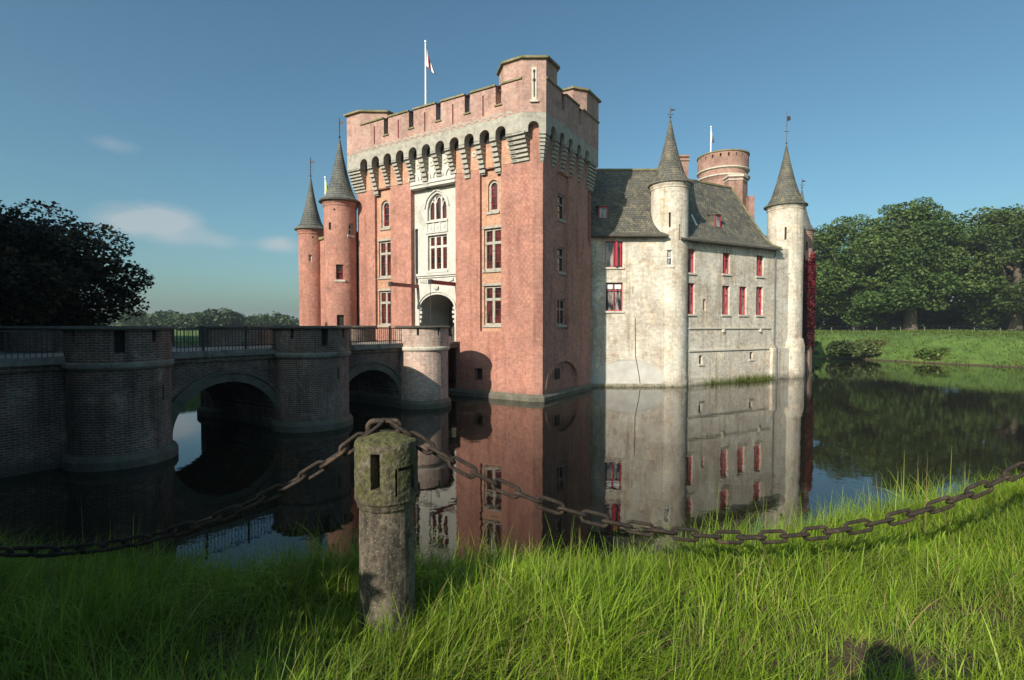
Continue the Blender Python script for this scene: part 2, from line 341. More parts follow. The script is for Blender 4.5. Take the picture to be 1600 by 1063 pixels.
def window(parent, F, h, depth, frame, pane, cols=2, transoms=(.66,), bar=.09, fbar=.07, sill=None, sash=None, name='window', label=None):
    a, b_, c, d = h['r']; mb = MB(); top = d
    d0, d1 = depth - .09, depth - .01
    mb.mbox(F, a, a + fbar, c, d - (h.get('rise', (b_ - a) / 2) if h.get('arch') else 0), d0, d1); mb.mbox(F, b_ - fbar, b_, c, d - (h.get('rise', (b_ - a) / 2) if h.get('arch') else 0), d0, d1)
    mb.mbox(F, a + fbar, b_ - fbar, c, c + fbar, d0, d1)
    if h.get('arch'):
        P = arch_pts(h); cx = (a + b_) / 2; k = 1 - fbar / ((b_ - a) / 2); vs = P[0][1]
        Q = [(cx + (x - cx) * k, vs + (y - vs) * k) for x, y in P]
        for i in range(len(P) - 1):
            mb.hexa([F(*Q[i], d0), F(*Q[i + 1], d0), F(*Q[i + 1], d1), F(*Q[i], d1), F(*P[i], d0), F(*P[i + 1], d0), F(*P[i + 1], d1), F(*P[i], d1)])
        def topat(x): return vs + (np.interp(x, [p[0] for p in P], [p[1] for p in P]) - vs) * k + .01
    else:
        mb.mbox(F, a + fbar, b_ - fbar, d - fbar, d, d0, d1)
        def topat(x): return d - fbar
    vbars = []
    for i in range(1, cols):
        x = a + (b_ - a) * i / cols; vbars.append(x); mb.mbox(F, x - bar / 2, x + bar / 2, c + fbar, topat(x), d0 - .01, d1)
    edges = [a + fbar] + vbars + [b_ - fbar]
    for t in transoms:
        z = c + (d - c) * t
        for i in range(len(edges) - 1):
            e0 = edges[i] + (bar / 2 if i else 0); e1 = edges[i + 1] - (bar / 2 if i < len(edges) - 2 else 0)
            mb.mbox(F, e0, e1, z - bar / 2, z + bar / 2, d0, d1)
    w = mb.build(name, frame, parent)
    if label: w['label'] = label
    if sash:      # thinner painted glazing bars inside each light
        ms = MB()
        lights = edges
        for i in range(len(lights) - 1):
            e0 = lights[i] + (bar / 2 if i else 0); e1 = lights[i + 1] - (bar / 2 if i < len(lights) - 2 else 0)
            ms.mbox(F, e0, e0 + .035, c + fbar, d - fbar - (.3 if h.get('arch') else 0), d0 + .03, d1 + .005); ms.mbox(F, e1 - .035, e1, c + fbar, d - fbar - (.3 if h.get('arch') else 0), d0 + .03, d1 + .005)
            n = max(2, int((d - c) / .45))
            for k in range(1, n):
                z = c + (d - c) * k / n; ms.mbox(F, e0 + .035, e1 - .035, z - .012, z + .012, d0 + .035, d1)
        ms.build('sash', sash, w)
    g = MB()
    if h.get('arch'): g.poly([F(a, c, depth), F(b_, c, depth)] + [F(x, y, depth) for x, y in reversed(arch_pts(h))])
    else: g.poly([F(a, c, depth), F(b_, c, depth), F(b_, d, depth), F(a, d, depth)])
    g.build('pane', pane, w)
    if sill:
        sm = MB(); sm.mbox(F, a - .1, b_ + .1, c - .14, c - .003, -.09, .12); sm.build('sill', sill, w)
    return w

def basis_rot(x): return math.atan2(x[1], x[0])
C0 = (1.6, 29.4); GX = (.851, -.525)

# ------------------------------------------------------------------ gatehouse
gate = thing('brick_gatehouse', 'tall salmon brick gate tower with battlements and white central entrance bay', 'gatehouse', (*C0, 0), basis_rot(GX))
FF = lambda u, v, d: (u, d, v)
FS = lambda u, v, d: (-d, u, v)
DEP = 7.2; TOPW = 16.3
rp_bay = (-4.17, -2.64, 4.02, 13.75); lp_bay = (-13.1, -11.6, 4.1, 13.75)
mb = MB()
panel(mb, FF, -6.03, -.46, -1, TOPW, [{'r': rp_bay, 'depth': .2}, {'r': (-4.6, -4.0, 1.0, 1.75), 'depth': .4}])
mb.poly([(-.46, 0, -1), (0, .3, -1), (0, .3, TOPW), (-.46, 0, TOPW)], [(-.46, -1), (.09, -1), (.09, TOPW), (-.46, TOPW)])
panel(mb, FF, -14.8, -9.75, -1, TOPW, [{'r': lp_bay, 'depth': .2}])
mb.poly([(-9.75, 0, -1), (-9.75, .5, -1), (-9.75, .5, TOPW), (-9.75, 0, TOPW)]); mb.poly([(-6.03, 0, -1), (-6.03, .5, -1), (-6.03, .5, TOPW), (-6.03, 0, TOPW)])
sbay = (2.15, 3.75, 4.1, 13.6)
blind = {'r': (.95, 5.2, .35, 2.15), 'arch': 1, 'rise': 1.5, 'depth': .16}
panel(mb, FS, .3, DEP - .5, -1, TOPW, [{'r': sbay, 'depth': .16}, blind])
mb.poly([(0, DEP - .5, 9.9), (-0, DEP - .5, TOPW), (-.3, DEP - .5, TOPW), (-.3, DEP - .5, 9.9)])
mb.poly([(0, DEP - .5, -1), (.0, DEP, -1), (.0, DEP, 9.6), (0, DEP - .5, 10.1)])
mb.poly([(0, DEP - .5, 10.1), (0, DEP, 9.6), (-1, DEP, 9.6), (-1, DEP - .5, 10.1)])
mb.poly([(-14.8, 0, -1), (-14.8, DEP, -1), (-14.8, DEP, TOPW), (-14.8, 0, TOPW)])
mb.poly([(-14.8, DEP, -1), (0, DEP, -1), (0, DEP, TOPW), (-14.8, DEP, TOPW)])
mb.build('wall', M['brick'], gate)
# recessed bays (orange brick) with windows
sur = M['frame_stone']
def bay(F, r, holes, depth, mat):
    m_ = MB(); G = lambda u, v, d: F(u, v, d + depth); panel(m_, G, r[0], r[1], r[2], r[3], holes, .22); m_.build('wall', mat, gate); return G
RA = {'r': (-3.70, -2.94, 11.2, 13.1), 'arch': 1}; RM = {'r': (-4.0, -2.72, 7.72, 10.2)}; RL = {'r': (-4.0, -2.72, 4.4, 6.75)}
G = bay(FF, rp_bay, [RA, RM, RL], .2, M['brick_orange'])
window(gate, G, RA, .2, sur, M['pane'], 1, (), fbar=.15, sill=sur, sash=M['red_paint'], label='round-headed window')
for h in (RM, RL): window(gate, G, h, .2, sur, M['pane'], 2, (.66,), bar=.16, fbar=.11, sill=sur, sash=M['beam_paint'])
LA = {'r': (-12.68, -11.88, 11.1, 13.0), 'arch': 1}; LM = {'r': (-12.95, -11.68, 7.72, 10.2)}; LL = {'r': (-12.95, -11.68, 4.4, 6.75)}
G = bay(FF, lp_bay, [LA, LM, LL], .2, M['brick_orange'])
window(gate, G, LA, .2, sur, M['pane'], 1, (), fbar=.15, sill=sur, sash=M['red_paint'])
for h in (LM, LL): window(gate, G, h, .2, sur, M['pane'], 2, (.66,), bar=.16, fbar=.11, sill=sur, sash=M['beam_paint'])
S1 = {'r': (2.45, 3.45, 10.85, 12.4)}; S2 = {'r': (2.45, 3.45, 7.65, 9.2)}; S3 = {'r': (2.35, 3.6, 4.4, 6.0)}
G = bay(FS, sbay, [S1, S2, S3], .16, M['brick_plain'])
for h, c_ in ((S1, 1), (S2, 1), (S3, 2)): window(gate, G, h, .18, sur, M['pane'], c_, (.6,), bar=.1, fbar=.1, sill=sur, sash=M['beam_paint'])
# window band in lighter lintels over the pier windows
mb = MB()
for x0, x1 in ((-4.12, -2.66), (-13.06, -11.62)):
    for z in (10.2, 6.75): mb.mbox(FF, x0, x1, z + .02, z + .16, .16, .24)
build_each(mb, 'lintel', sur, gate)
# blind arch of the right flank
mb = MB(); P = arch_pts(blind, 18)
mb.poly([FS(.95, .35, .16), FS(5.2, .35, .16)] + [FS(x, y, .16) for x, y in reversed(P)]); mb.build('blind_arch', M['brick_plain'], gate)
mb = MB()
inner = {'r': (2.1, 3.3, .9, 2.0), 'arch': 1, 'rise': .55}
def arcband(mb, F, P, w, d0, d1):
    cx = (P[0][0] + P[-1][0]) / 2; vs = P[0][1]
    hw = (P[-1][0] - P[0][0]) / 2; rs = max(p[1] for p in P) - vs
    Q = [(cx + (x - cx) * (hw + w) / hw, vs + (y - vs) * (rs + w) / rs) for x, y in P]
    for i in range(len(P) - 1):
        mb.hexa([F(*P[i], d0), F(*P[i + 1], d0), F(*P[i + 1], d1), F(*P[i], d1), F(*Q[i], d0), F(*Q[i + 1], d0), F(*Q[i + 1], d1), F(*Q[i], d1)])
arcband(mb, FS, P, .3, -.035, .05); arcband(mb, lambda u, v, d: FS(u, v, d + .16), arch_pts(inner), .22, -.03, .04)
mb.build('arch_ring', M['brick_plain'], gate)
mb = MB(); mb.mbox(FS, 2.15, 2.7, 1.1, 1.75, .08, .155); mb.build('niche', M['dark'], gate)
mb = MB(); mb.mbox(FF, -4.58, -4.02, 1.02, 1.73, .3, .39); mb.build('vent', M['dark'], gate)
# white entrance bay
FW = lambda u, v, d: (u, d + .35, v)
tr = {'r': (-8.62, -7.02, 11.2, 12.95), 'arch': 1, 'rise': .95, 'pointed': 1}
sq = {'r': (-8.6, -7.0, 7.95, 10.25)}; en = {'r': (-9.35, -6.42, 3.2, 6.4), 'arch': 1, 'rise': 1.0, 'depth': 3.2, 'bottom': False}
slot = {'r': (-9.7, -9.45, 7.1, 10.8), 'depth': .5}; slot2 = {'r': (-6.3, -6.08, 7.1, 10.8), 'depth': .5}
mb = MB(); panel(mb, FW, -9.75, -6.03, 2.9, 15.2, [tr, sq, en, slot, slot2], .28)
mb.build('entrance_bay', M['white'], gate)
mb = MB(); mb.mbox(FW, -9.69, -9.46, 7.12, 10.78, .3, .49); mb.mbox(FW, -6.29, -6.09, 7.12, 10.78, .3, .49); build_each(mb, 'beam_slot', M['dark'], gate)
w = window(gate, FW, tr, .26, M['white'], M['pane'], 3, (), bar=.13, fbar=.1, sill=M['white'], name='tracery_window')
ms = MB()
for i in range(3):       # lancet heads between the mullions
    u0 = -8.52 + i * .507 + (.02 if i else 0); hh = {'r': (u0 + .03, u0 + .42, 11.3, 12.45 if i != 1 else 12.7), 'arch': 1, 'rise': .35, 'pointed': 1}
    arcband(ms, FW, arch_pts(hh, 10), .07, .17, .24)
ms.build('tracery', M['white'], w)
window(gate, FW, sq, .26, M['white'], M['pane'], 3, (.68,), bar=.16, fbar=.12, sill=M['white'], sash=M['beam_paint'])
mb = MB()        # blind balustrade panel, hood moulds and cornice
mb.mbox(FW, -8.75, -6.9, 11.06, 11.18, -.08, .0); mb.mbox(FW, -8.75, -6.9, 10.38, 10.48, -.06, .0)
for k in range(4): mb.mbox(FW, -8.7 + k * .55, -8.58 + k * .55, 10.5, 11.04, -.05, .0)
for k in range(3): mb.mbox(FW, -8.4 + k * .56, -8.26 + k * .56, 10.66, 10.9, -.03, .0)
mb.mbox(FW, -9.5, -6.08, 7.62, 7.78, -.16, .0); mb.mbox(FW, -9.5, -6.08, 7.5, 7.6, -.08, .0)
build_each(mb, 'moulding', M['white'], gate); mb = MB()
arcband(mb, FW, arch_pts({'r': (-8.78, -6.86, 11.3, 13.1), 'arch': 1, 'rise': 1.05, 'pointed': 1}), .1, -.09, 0); mb.build('hood_mould', M['white'], gate); mb = MB()
arcband(mb, FW, arch_pts({'r': (-9.42, -6.36, 5.1, 6.55), 'arch': 1, 'rise': 1.08}, 18), .1, -.07, 0)
mb.build('hood_mould', M['white'], gate)
mb = MB()        # shell boss and scrolls above the arch
mb.lathe([(.0, 0), (.17, .04), (.2, .1), (.12, .15), (0, .17)], 0, 0, 12)
mb.v = [(-7.85 + x, .35 - .02 - z, 6.85 + y) for x, y, z in mb.v]
for s_, cx_ in ((1, -9.2), (-1, -6.5)):
    for k in range(5): mb.mbox(FW, cx_ + s_ * .11 * k - .05, cx_ + s_ * .11 * k + .05, 7.25 - .03 * k, 7.4, -.12 + .02 * k, 0)
mb.build('carving', M['white'], gate)
mb = MB()        # passage: back wall, inner gate, ceiling
mb.box(-9.6, -6.2, 3.5, 3.6, 3, 6.6); mb.build('passage', M['timber'], gate)
mb = MB(); mb.box(-9.3, -6.5, 3.42, 3.49, 3.2, 4.7)
for k in range(9): mb.box(-9.2 + k * .3, -9.16 + k * .3, 3.38, 3.42, 3.2, 4.7)
mb.build('gate_door', M['cope_dark'], gate)
mb = MB()        # cusps of the entrance arch
for s_, cx_ in ((1, -9.35), (-1, -6.42)):
    for k, (z, w_) in enumerate(((4.55, .12), (4.85, .18), (5.15, .2), (5.4, .14))):
        mb.mbox(FW, min(cx_, cx_ + s_ * w_), max(cx_, cx_ + s_ * w_), z, z + .17, .02, .2)
build_each(mb, 'arch_cusp', M['white'], gate)
for k, x in enumerate((-9.5, -6.25)):      # drawbridge arms
    mb = MB(); mb.box(x - .11, x + .11, -2.1, .6, 6.86, 7.08); o = mb.build('drawbridge_arm', M['beam_paint'], gate)
    mb = MB(); mb.box(x - .13, x + .13, -2.22, -2.1, 6.83, 7.11); mb.build('iron_cap', M['iron'], o)
    mb = MB(); mb.tube([(x, -2.16, 6.85), (x, -2.14, 3.5)], .016, 6); mb.build('chain', M['iron'], o)
# plinth
mb = MB()
pl = [(-9.6, -.16), (-.5, -.16), (.14, .26), (.14, DEP + .1)]; pi_ = [(-9.6, 0), (-.46, 0), (0, .3), (0, DEP + .1)]
for i in range(3):
    a, b_, c, d = pl[i], pl[i + 1], pi_[i + 1], pi_[i]
    mb.hexa([(*a, -.6), (*b_, -.6), (*c, -.6), (*d, -.6), (*a, .22), (*b_, .22), (*c, .4), (*d, .4)])
mb.build('plinth', M['plinth'], gate)
# crown: pale band with arched machicolation, corbels, brick parapet
OV = .65; XR = .33; XL = -15.1; YB = 7.66; ZB = 16.28
FC = lambda u, v, d: (u, -OV + d, v); FR = lambda u, v, d: (XR - d, u, v); FL = lambda u, v, d: (XL + d, u, v)
ch0 = Vector((-.81, -OV)); ch1 = Vector((XR, .04)); chd = (ch1 - ch0); chL = chd.length; chd /= chL; chn = Vector((-chd.y, chd.x))
def FH(u, v, d): p = ch0 + chd * u + chn * d; return (p.x, p.y, v)
fa = [-13.46 + 1.12 * k for k in range(11)]; sa = [1.0, 2.15, 3.33, 4.55, 5.8]
def arcs(cs, w, top=15.8, z0=15.2): return [{'r': (c - w / 2, c + w / 2, z0, top), 'arch': 1, 'rise': w / 2, 'depth': .5, 'bottom': False} for c in cs]
mb = MB()
panel(mb, FC, XL, -.81, 15.2, ZB, arcs(fa, .70)); panel(mb, FH, 0, chL, 15.2, ZB, arcs([chL * .48], .62)); panel(mb, FR, .04, YB, 15.2, ZB, arcs(sa, .66)); panel(mb, FL, -OV, YB, 15.2, ZB)
mb.poly([(XL, YB, 15.2), (XR, YB, 15.2), (XR, YB, ZB), (XL, YB, ZB)])
mb.poly([(XL, -OV, ZB - .02), (-.81, -OV, ZB - .02), (XR, .04, ZB - .02), (XR, YB, ZB - .02), (XL, YB, ZB - .02)])
mb.build('machicolation', M['corbel'], gate)
mb = MB(); mb.mbox(FF, -14.3, -1.9, 15.22, 16.24, -.06, -.03); mb.mbox(FS, .8, 6.3, 15.22, 16.24, -.06, -.03); build_each(mb, 'machicolation_shade', M['dark'], gate)  # dark slabs behind the arches, put in as the shade of their heads
mb = MB()        # small scallops of plaster over the band
for c in [fa[0] - .56 + .56 * k for k in range(23)]:
    arcband(mb, lambda u, v, d: FC(u, v, d), arch_pts({'r': (c - .2, c + .2, 16.1, 16.42), 'arch': 1, 'rise': .14}, 6), .1, -.02, .0)
mb.build('band_scallop', M['corbel'], gate)
mb = MB()
CZ0, CZ1 = 13.75, 15.24
def corbel(mbx, F, c, w, z0=CZ0, out=OV, n=7, inner=0):
    h = (CZ1 + .02 - z0) / n
    for k in range(n):
        o_ = out * (k + 1) / n
        mbx.mbox(F, c - w / 2, c + w / 2, z0 + k * h + .085, z0 + (k + 1) * h, out - o_, out + inner + .0)
        mbx.mbox(F, c - w / 2 + .05, c + w / 2 - .05, z0 + k * h, z0 + k * h + .085, out - o_ + .14, out + inner + .0)
fc = [fa[0] - .56 + 1.12 * k for k in range(12)]
longs = {1: 13.35, 5: 13.3, 8: 13.3, 9: 13.45, 10: 13.35}
for k, c in enumerate(fc):
    if k == 0: continue
    mb = MB(); corbel(mb, FC, c, .42, longs.get(k, 13.75), inner=(.35 if 5 <= k <= 7 else 0) if not k in (4, 8) else 0); mb.build('corbel', M['corbel'], gate)
mb = MB(); corbel(mb, FC, -14.5, 1.2, 13.7, n=8); mb.build('corbel', M['corbel'], gate)
mb = MB(); corbel(mb, FC, -1.27, 1.15, 13.7, n=7); mb.build('corbel', M['corbel'], gate)
mb = MB()
for k in range(8):
    t0 = (k + 1) / 8; z = 13.65 + k * .2
    p0 = Vector((-.13, .2)).lerp(Vector((-.02, -.17)), t0); p1 = Vector((0, .32)).lerp(ch1 + Vector((0, 0)), t0); p2 = Vector((0, .42)).lerp(Vector((XR, .55)), t0)
    for (zz0, zz1, s_) in ((z + .055, z + .2, 1), (z, z + .055, .8)):
        q = [Vector((-.3, .55)), Vector((-.3, .2)).lerp(p0, s_), Vector((-.1, .4)).lerp(p1, s_), Vector((-.1, .5)).lerp(p2, s_)]
        mb.prism([(v_.x, v_.y) for v_ in q], zz0, zz1)
mb.build('corbel', M['corbel'], gate)
for c in [(sa[i] + sa[i + 1]) / 2 for i in range(4)]:
    mb = MB(); corbel(mb, FR, c, .44, 13.6, out=XR, n=7); mb.build('corbel', M['corbel'], gate)
mb = MB(); corbel(mb, FR, 6.95, 1.2, 13.5, out=XR, n=8); mb.build('corbel', M['corbel'], gate)
mb = MB()        # orange brick and little roundels between the corbels
for x0, x1 in ((-14.0, -9.76), (-6.02, -1.9)): mb.mbox(FF, x0, x1, 13.8, 15.2, -.025, .01)
build_each(mb, 'corbel_wall', M['brick_orange'], gate)
mb = MB(); mb.mbox(FF, -9.75, -6.03, 13.3, 15.2, -.02, .34)
for z in (13.32, 13.55): mb.mbox(FF, -9.75, -6.03, z, z + .08, -.09, -.02)
for k in range(4):
    c = -9.43 + 1.03 * k
    arcband(mb, FF, arch_pts({'r': (c - .36, c + .36, 13.7, 14.25), 'arch': 1, 'rise': .4}, 8), .08, -.1, -.02)
mb.build('entrance_bay', M['white'], gate)
mb = MB()
for x in (-10.66, -9.05, -7.9, -6.8, -4.55, -2.0): 
    b0 = len(mb.v); mb.lathe([(.06, 0), (.10, .05), (.17, .05), (.2, 0)], 0, 0, 14)
    mb.v[b0:] = [(x + a, -.03 - c, 14.75 + b_) for a, b_, c in mb.v[b0:]]
mb.build('roundel', M['stone'], gate)
# parapet
ZT = 18.12
cren = [-11.32, -9.08, -6.84, -4.61, -2.39]
mb = MB()
holes = [{'r': (c - .2, c + .2, 17.05, ZT + .1), 'depth': .45} for c in cren]
slits = [{'r': (c - .055, c + .055, 16.62, 17.8), 'depth': .12} for c in (-12.4, -10.2, -7.93, -5.7, -3.46)]
for h in holes: h['r'] = (h['r'][0], h['r'][1], h['r'][2], ZT)
panel(mb, FC, XL, -.81, ZB, ZT, holes + slits); 
shole = [{'r': (2.0, 2.5, 17.1, ZT), 'depth': .45}, {'r': (4.45, 4.95, 17.1, ZT), 'depth': .45}]
panel(mb, FR, .04, YB, ZB, ZT, shole)
panel(mb, FL, -OV, YB, ZB, ZT); mb.poly([(XL, YB, ZB), (XR, YB, ZB), (XR, YB, ZT), (XL, YB, ZT)])
# inner faces of the parapet, split at the crenels so the sky shows through
def inner(F, a, b_, gaps, d=.45):
    e = [a] + [x for g_ in gaps for x in g_] + [b_]
    for i in range(0, len(e), 2):
        mb.poly([F(e[i], ZB, d), F(e[i + 1], ZB, d), F(e[i + 1], ZT, d), F(e[i], ZT, d)])
        mb.poly([F(e[i], ZT, 0), F(e[i + 1], ZT, 0), F(e[i + 1], ZT, d), F(e[i], ZT, d)])
    for g_ in gaps: mb.poly([F(g_[0], ZB, d), F(g_[1], ZB, d), F(g_[1], 17.05, d), F(g_[0], 17.05, d)])
inner(FC, XL, -.81, [(c - .2, c + .2) for c in cren]); inner(FR, .04, YB, [(2.0, 2.5), (4.45, 4.95)]); inner(FL, -OV, YB, [])
mb.build('parapet', M['brick_pale'], gate)
mb = MB()
for c in (-12.4, -10.2, -7.93, -5.7, -3.46):
    mb.mbox(FC, c - .05, c + .05, 16.63, 17.79, .06, .11)
build_each(mb, 'arrow_slit', M['beam_paint'], gate)
mb = MB()
e = [-13.7] + [x for c in cren for x in (c - .2, c + .2)] + [-.81]
for i in range(0, len(e), 2): mb.mbox(FC, e[i], e[i + 1], ZT, ZT + .1, -.09, .5)
for c in cren: mb.mbox(FC, c - .26, c + .26, 16.97, 17.05, -.08, .2)
e = [.04, 2.0, 2.5, 4.45, 4.95, YB]
for i in range(0, len(e), 2): mb.mbox(FR, e[i], e[i + 1], ZT, ZT + .1, -.09, .5)
build_each(mb, 'coping', M['cope'], gate)
# corner turrets
def turret(pts, z0, z1, label, slitspec=None):
    mb = MB(); mb.prism(pts, z0, z1); t = mb.build('corner_turret', M['brick_pale'], gate); t['label'] = label
    cx = sum(p[0] for p in pts) / len(pts); cy = sum(p[1] for p in pts) / len(pts)
    grow = lambda k, z: [(cx + (p[0] - cx) * k, cy + (p[1] - cy) * k, z) for p in pts]
    mb = MB(); A, B_, C_, D_ = grow(1.0, z1), grow(1.10, z1 + .02), grow(1.10, z1 + .14), grow(.25, z1 + .5); n = len(pts)
    for R0, R1 in ((A, B_), (B_, C_), (C_, D_)):
        for i in range(n): mb.poly([R0[i], R0[(i + 1) % n], R1[(i + 1) % n], R1[i]])
    mb.poly(D_); mb.build('turret_roof', M['cope'], t)
    return t
t = turret([(-2.04, -OV - .004), (-.812, -OV - .004), (XR + .004, .038), (XR + .004, 1.39), (-.5, 2.2), (-1.9, 2.2), (-2.9, 1.3), (-2.9, .2)], ZB + .01, 19.2, 'front right octagonal turret with an arrow slit')
mb = MB(); mb.mbox(FH, chL * .5 - .14, chL * .5 + .14, 16.95, 18.75, -.045, 0); mb.mbox(FH, chL * .5 - .24, chL * .5 + .24, 16.82, 16.94, -.1, 0)
mb.build('slit_surround', M['stone'], t)
mb = MB(); mb.mbox(FH, chL * .5 - .035, chL * .5 + .035, 17.1, 18.6, -.052, -.03); mb.mbox(FH, chL * .5 - .08, chL * .5 + .08, 17.95, 18.1, -.054, -.03); mb.mbox(FH, chL * .5 - .06, chL * .5 + .06, 18.45, 18.6, -.054, -.03); mb.build('slit', M['dark'], t)
turret([(XL - .004, -OV - .004), (-13.7, -OV - .004), (-12.2, .35), (-12.2, 1.75), (-13.7, 2.8), (XL - .004, 2.8)], ZB + .01, 19.0, 'front left turret')
turret([(-2.6, 5.9), (-1.5, 4.9), (-.3, 4.9), (XR + .004, 5.7), (XR + .004, YB + .004), (-2.6, YB + .004)], ZB + .01, 19.55, 'rear right turret')
mb = MB(); mb.box(-14, -.6, .3, 7.2, 16.3, 16.6); mb.build('roof_deck', M['lead'], gate)

# flagpoles
def flagpole(label, x, y, z0, z1, strips, group):
    t = thing('flagpole', label, 'flagpole', (x, y, z0), 0, group)
    mb = MB(); mb.lathe([(.0, 0), (.085, 0), (.05, z1 - z0), (.09, z1 - z0 + .02), (.07, z1 - z0 + .16), (0, z1 - z0 + .18)], 0, 0, 10); mb.build('pole', M['white_paint'], t)
    return t
def limp_flag(t, top, h, w, mats, seed):
    r = random.Random(seed); n = 9
    fl = None
    for k, mt in enumerate(mats):
        mb = MB(); K = len(mats)
        def P_(i, j):     # i down, j out: cloth hanging in folds, its free edge drooping
            u = (k + j / 4) / K; v = i / n
            return (.04 + w * u * (.35 + .65 * v) * .9, .09 * math.sin(9 * u + 2 * v + seed), top - h * v * (1 - .25 * u) - u * w * 1.3)
        for i in range(n):
            for j in range(4): mb.poly([P_(i, j), P_(i + 1, j), P_(i + 1, j + 1), P_(i, j + 1)])
        o = mb.build('flag' if fl is None else 'stripe', mt, t if fl is None else fl, smooth=True)
        if fl is None: fl = o
fp = flagpole('white flagpole with limp red and white flag on the gate tower', -6.2, 37.7, 16.6, 24.6, 0, 'flagpoles on the castle roofs')
limp_flag(fp, 7.8, 1.4, .85, (M['flag_white'], M['flag_red'], M['flag_white'], M['flag_dark']), 1)
fp = flagpole('white flagpole with small dark flag on the round brick keep', 20.3, 53.4, 20.0, 24.5, 0, 'flagpoles on the castle roofs')
limp_flag(fp, 4.1, 1.0, .35, (M['flag_white'], M['flag_dark']), 2)
fp = flagpole('thin pole with pale yellow pennant between two brick spires', -14.3, 40.0, 11.6, 15.6, 0, 'flagpoles on the castle roofs')
limp_flag(fp, 3.9, 1.1, .75, (M['flag_yellow'], M['flag_yellow']), 3)

# ------------------------------------------------------------------ round towers with spires
def spire(t, r, z0, z1, mat, n=20, flare=1.22):
    H_ = z1 - z0
    mb = MB(); mb.lathe([(r * .95, z0 - .12), (r * flare, z0 - .04), (r * flare, z0 + .05), (r * 1.0, z0 + .28), (r * .80, z0 + H_ * .16), (r * .52, z0 + H_ * .40), (r * .24, z0 + H_ * .72), (.05, z1)], 0, 0, n)
    s_ = mb.build('spire', mat, t, smooth=False); return s_
def vane(s_, z1, h, kind=0):
    mb = MB(); mb.tube([(0, 0, z1 - .2), (0, 0, z1 + h)], .028, 6)
    mb.lathe([(0, z1 + .1), (.09, z1 + .18), (0, z1 + .28)], 0, 0, 8)
    mb.lathe([(0, z1 + h * .55), (.05, z1 + h * .55 + .06), (0, z1 + h * .55 + .12)], 0, 0, 8)
    mb.box(-.22, .22, -.015, .015, z1 + h * .4, z1 + h * .4 + .035)
    if kind: mb.poly([(.02, 0, z1 + h * .7), (.34, .02, z1 + h * .74), (.3, .02, z1 + h * .86), (.02, 0, z1 + h * .84)])
    mb.build('weathervane', M['iron'], s_)
def cylF(r, a0): return lambda u, v, d: ((r - d) * math.cos(a0 + u / r), (r - d) * math.sin(a0 + u / r), v)
def round_tower(name, label, c, r, ze, za, mat, smat, wins, group=None, base=None, vh=1.3, blind=(), flare=1.22):
    t = thing(name, label, 'tower', (c[0], c[1], 0), 0, group)
    aim = math.atan2(-c[1], -c[0])        # wall angle that faces the bank
    F = cylF(r, aim); hol = [{'r': (u - w / 2, u + w / 2, z0, z1), 'depth': .22} for (u, z0, z1, w, fr) in wins]
    mb = MB(); h_ = PI * r
    panel(mb, F, -h_, h_, -1, ze, hol, .22, ustep=2 * h_ / 40); mb.build('wall', mat, t)
    for (u, z0, z1, w, fr), h in zip(wins, hol):
        if fr: window(t, F, h, .2, fr, M['pane_blue'] if fr is M['white_paint'] else M['pane'], 1, (.5,), bar=.05, fbar=.07, sill=M['stone'] if w > .35 else None)
        else:
            m2 = MB(); m2.mbox(F, u - w / 2, u + w / 2, z0, z1, .14, .2); m2.build('loophole', M['dark'], t)
    if base:
        mb = MB(); mb.lathe(base, 0, 0, 40); mb.build('battered_base', mat, t)
    m3 = MB(); m3.lathe([(r, ze - .42), (r + .05, ze - .38), (r + .05, ze - .3), (r + .14, ze - .12), (r + .14, ze - .05)], 0, 0, 32); m3.build('eave_moulding', mat, t)
    sp = spire(t, r, ze, za, smat, flare=flare); vane(sp, za, vh, 1)
    return t
G1 = 'spired round towers of the castle'
round_tower('round_tower', 'slim brick round tower with grey spire touching the gatehouse', (-12.24, 37.15), 1.12, 13.1, 17.55, M['brick_plain'], M['slate_grey'],
            [(-.08, 7.55, 8.6, .5, M['beam_paint']), (-.05, 3.9, 5.1, .5, None), (.75, 10.7, 11.5, .36, M['stone']), (-.75, 11.0, 11.5, .2, None), (-.4, 12.3, 12.45, .12, None)], G1, vh=1.5, flare=1.3)
round_tower('round_tower', 'outermost brick round tower, lowest and farthest left of the spires', (-15.79, 40.96), .95, 11.85, 15.9, M['brick_plain'], M['slate_grey'],
            [(-.1, 9.3, 9.8, .24, M['stone']), (.1, 11.1, 11.22, .12, None)], G1, vh=1.6, flare=1.3)
round_tower('round_tower', 'pale stone round tower with tall lichened spire between the slate roofs', (11.5, 38.05), 1.32, 14.55, 19.3, M['rubble'], M['slate'],
            [(-.05, 8.6, 9.72, .55, M['white_paint']), (.02, 11.3, 12.35, .14, None), (.75, 10.4, 11.5, .12, None)], G1, base=[(1.4, -1), (1.4, .15), (1.345, .45), (1.34, .9), (1.322, 1.0)], vh=.9, flare=1.2)
round_tower('round_tower', 'pale stone round tower with long weathervane at the far right corner', (23.4, 44.6), 1.40, 14.5, 19.7, M['rubble'], M['slate'],
            [(-.0, 8.85, 10.0, .55, M['red_paint']), (-.12, 5.2, 6.45, .55, M['red_paint']), (.03, 11.5, 12.55, .16, None)], G1, base=[(1.62, -1), (1.62, 2.6), (1.5, 3.2), (1.405, 3.3)], vh=2.9, flare=1.22)
tC = round_tower('round_tower', 'small brick round tower half hidden behind the corner tower, draped in red creeper', (27.0, 48.6), .95, 13.1, 17.0, M['brick_keep'], M['slate_grey'],
            [(.5, 11.2, 12.0, .2, None)], G1, vh=1.0, flare=1.25)

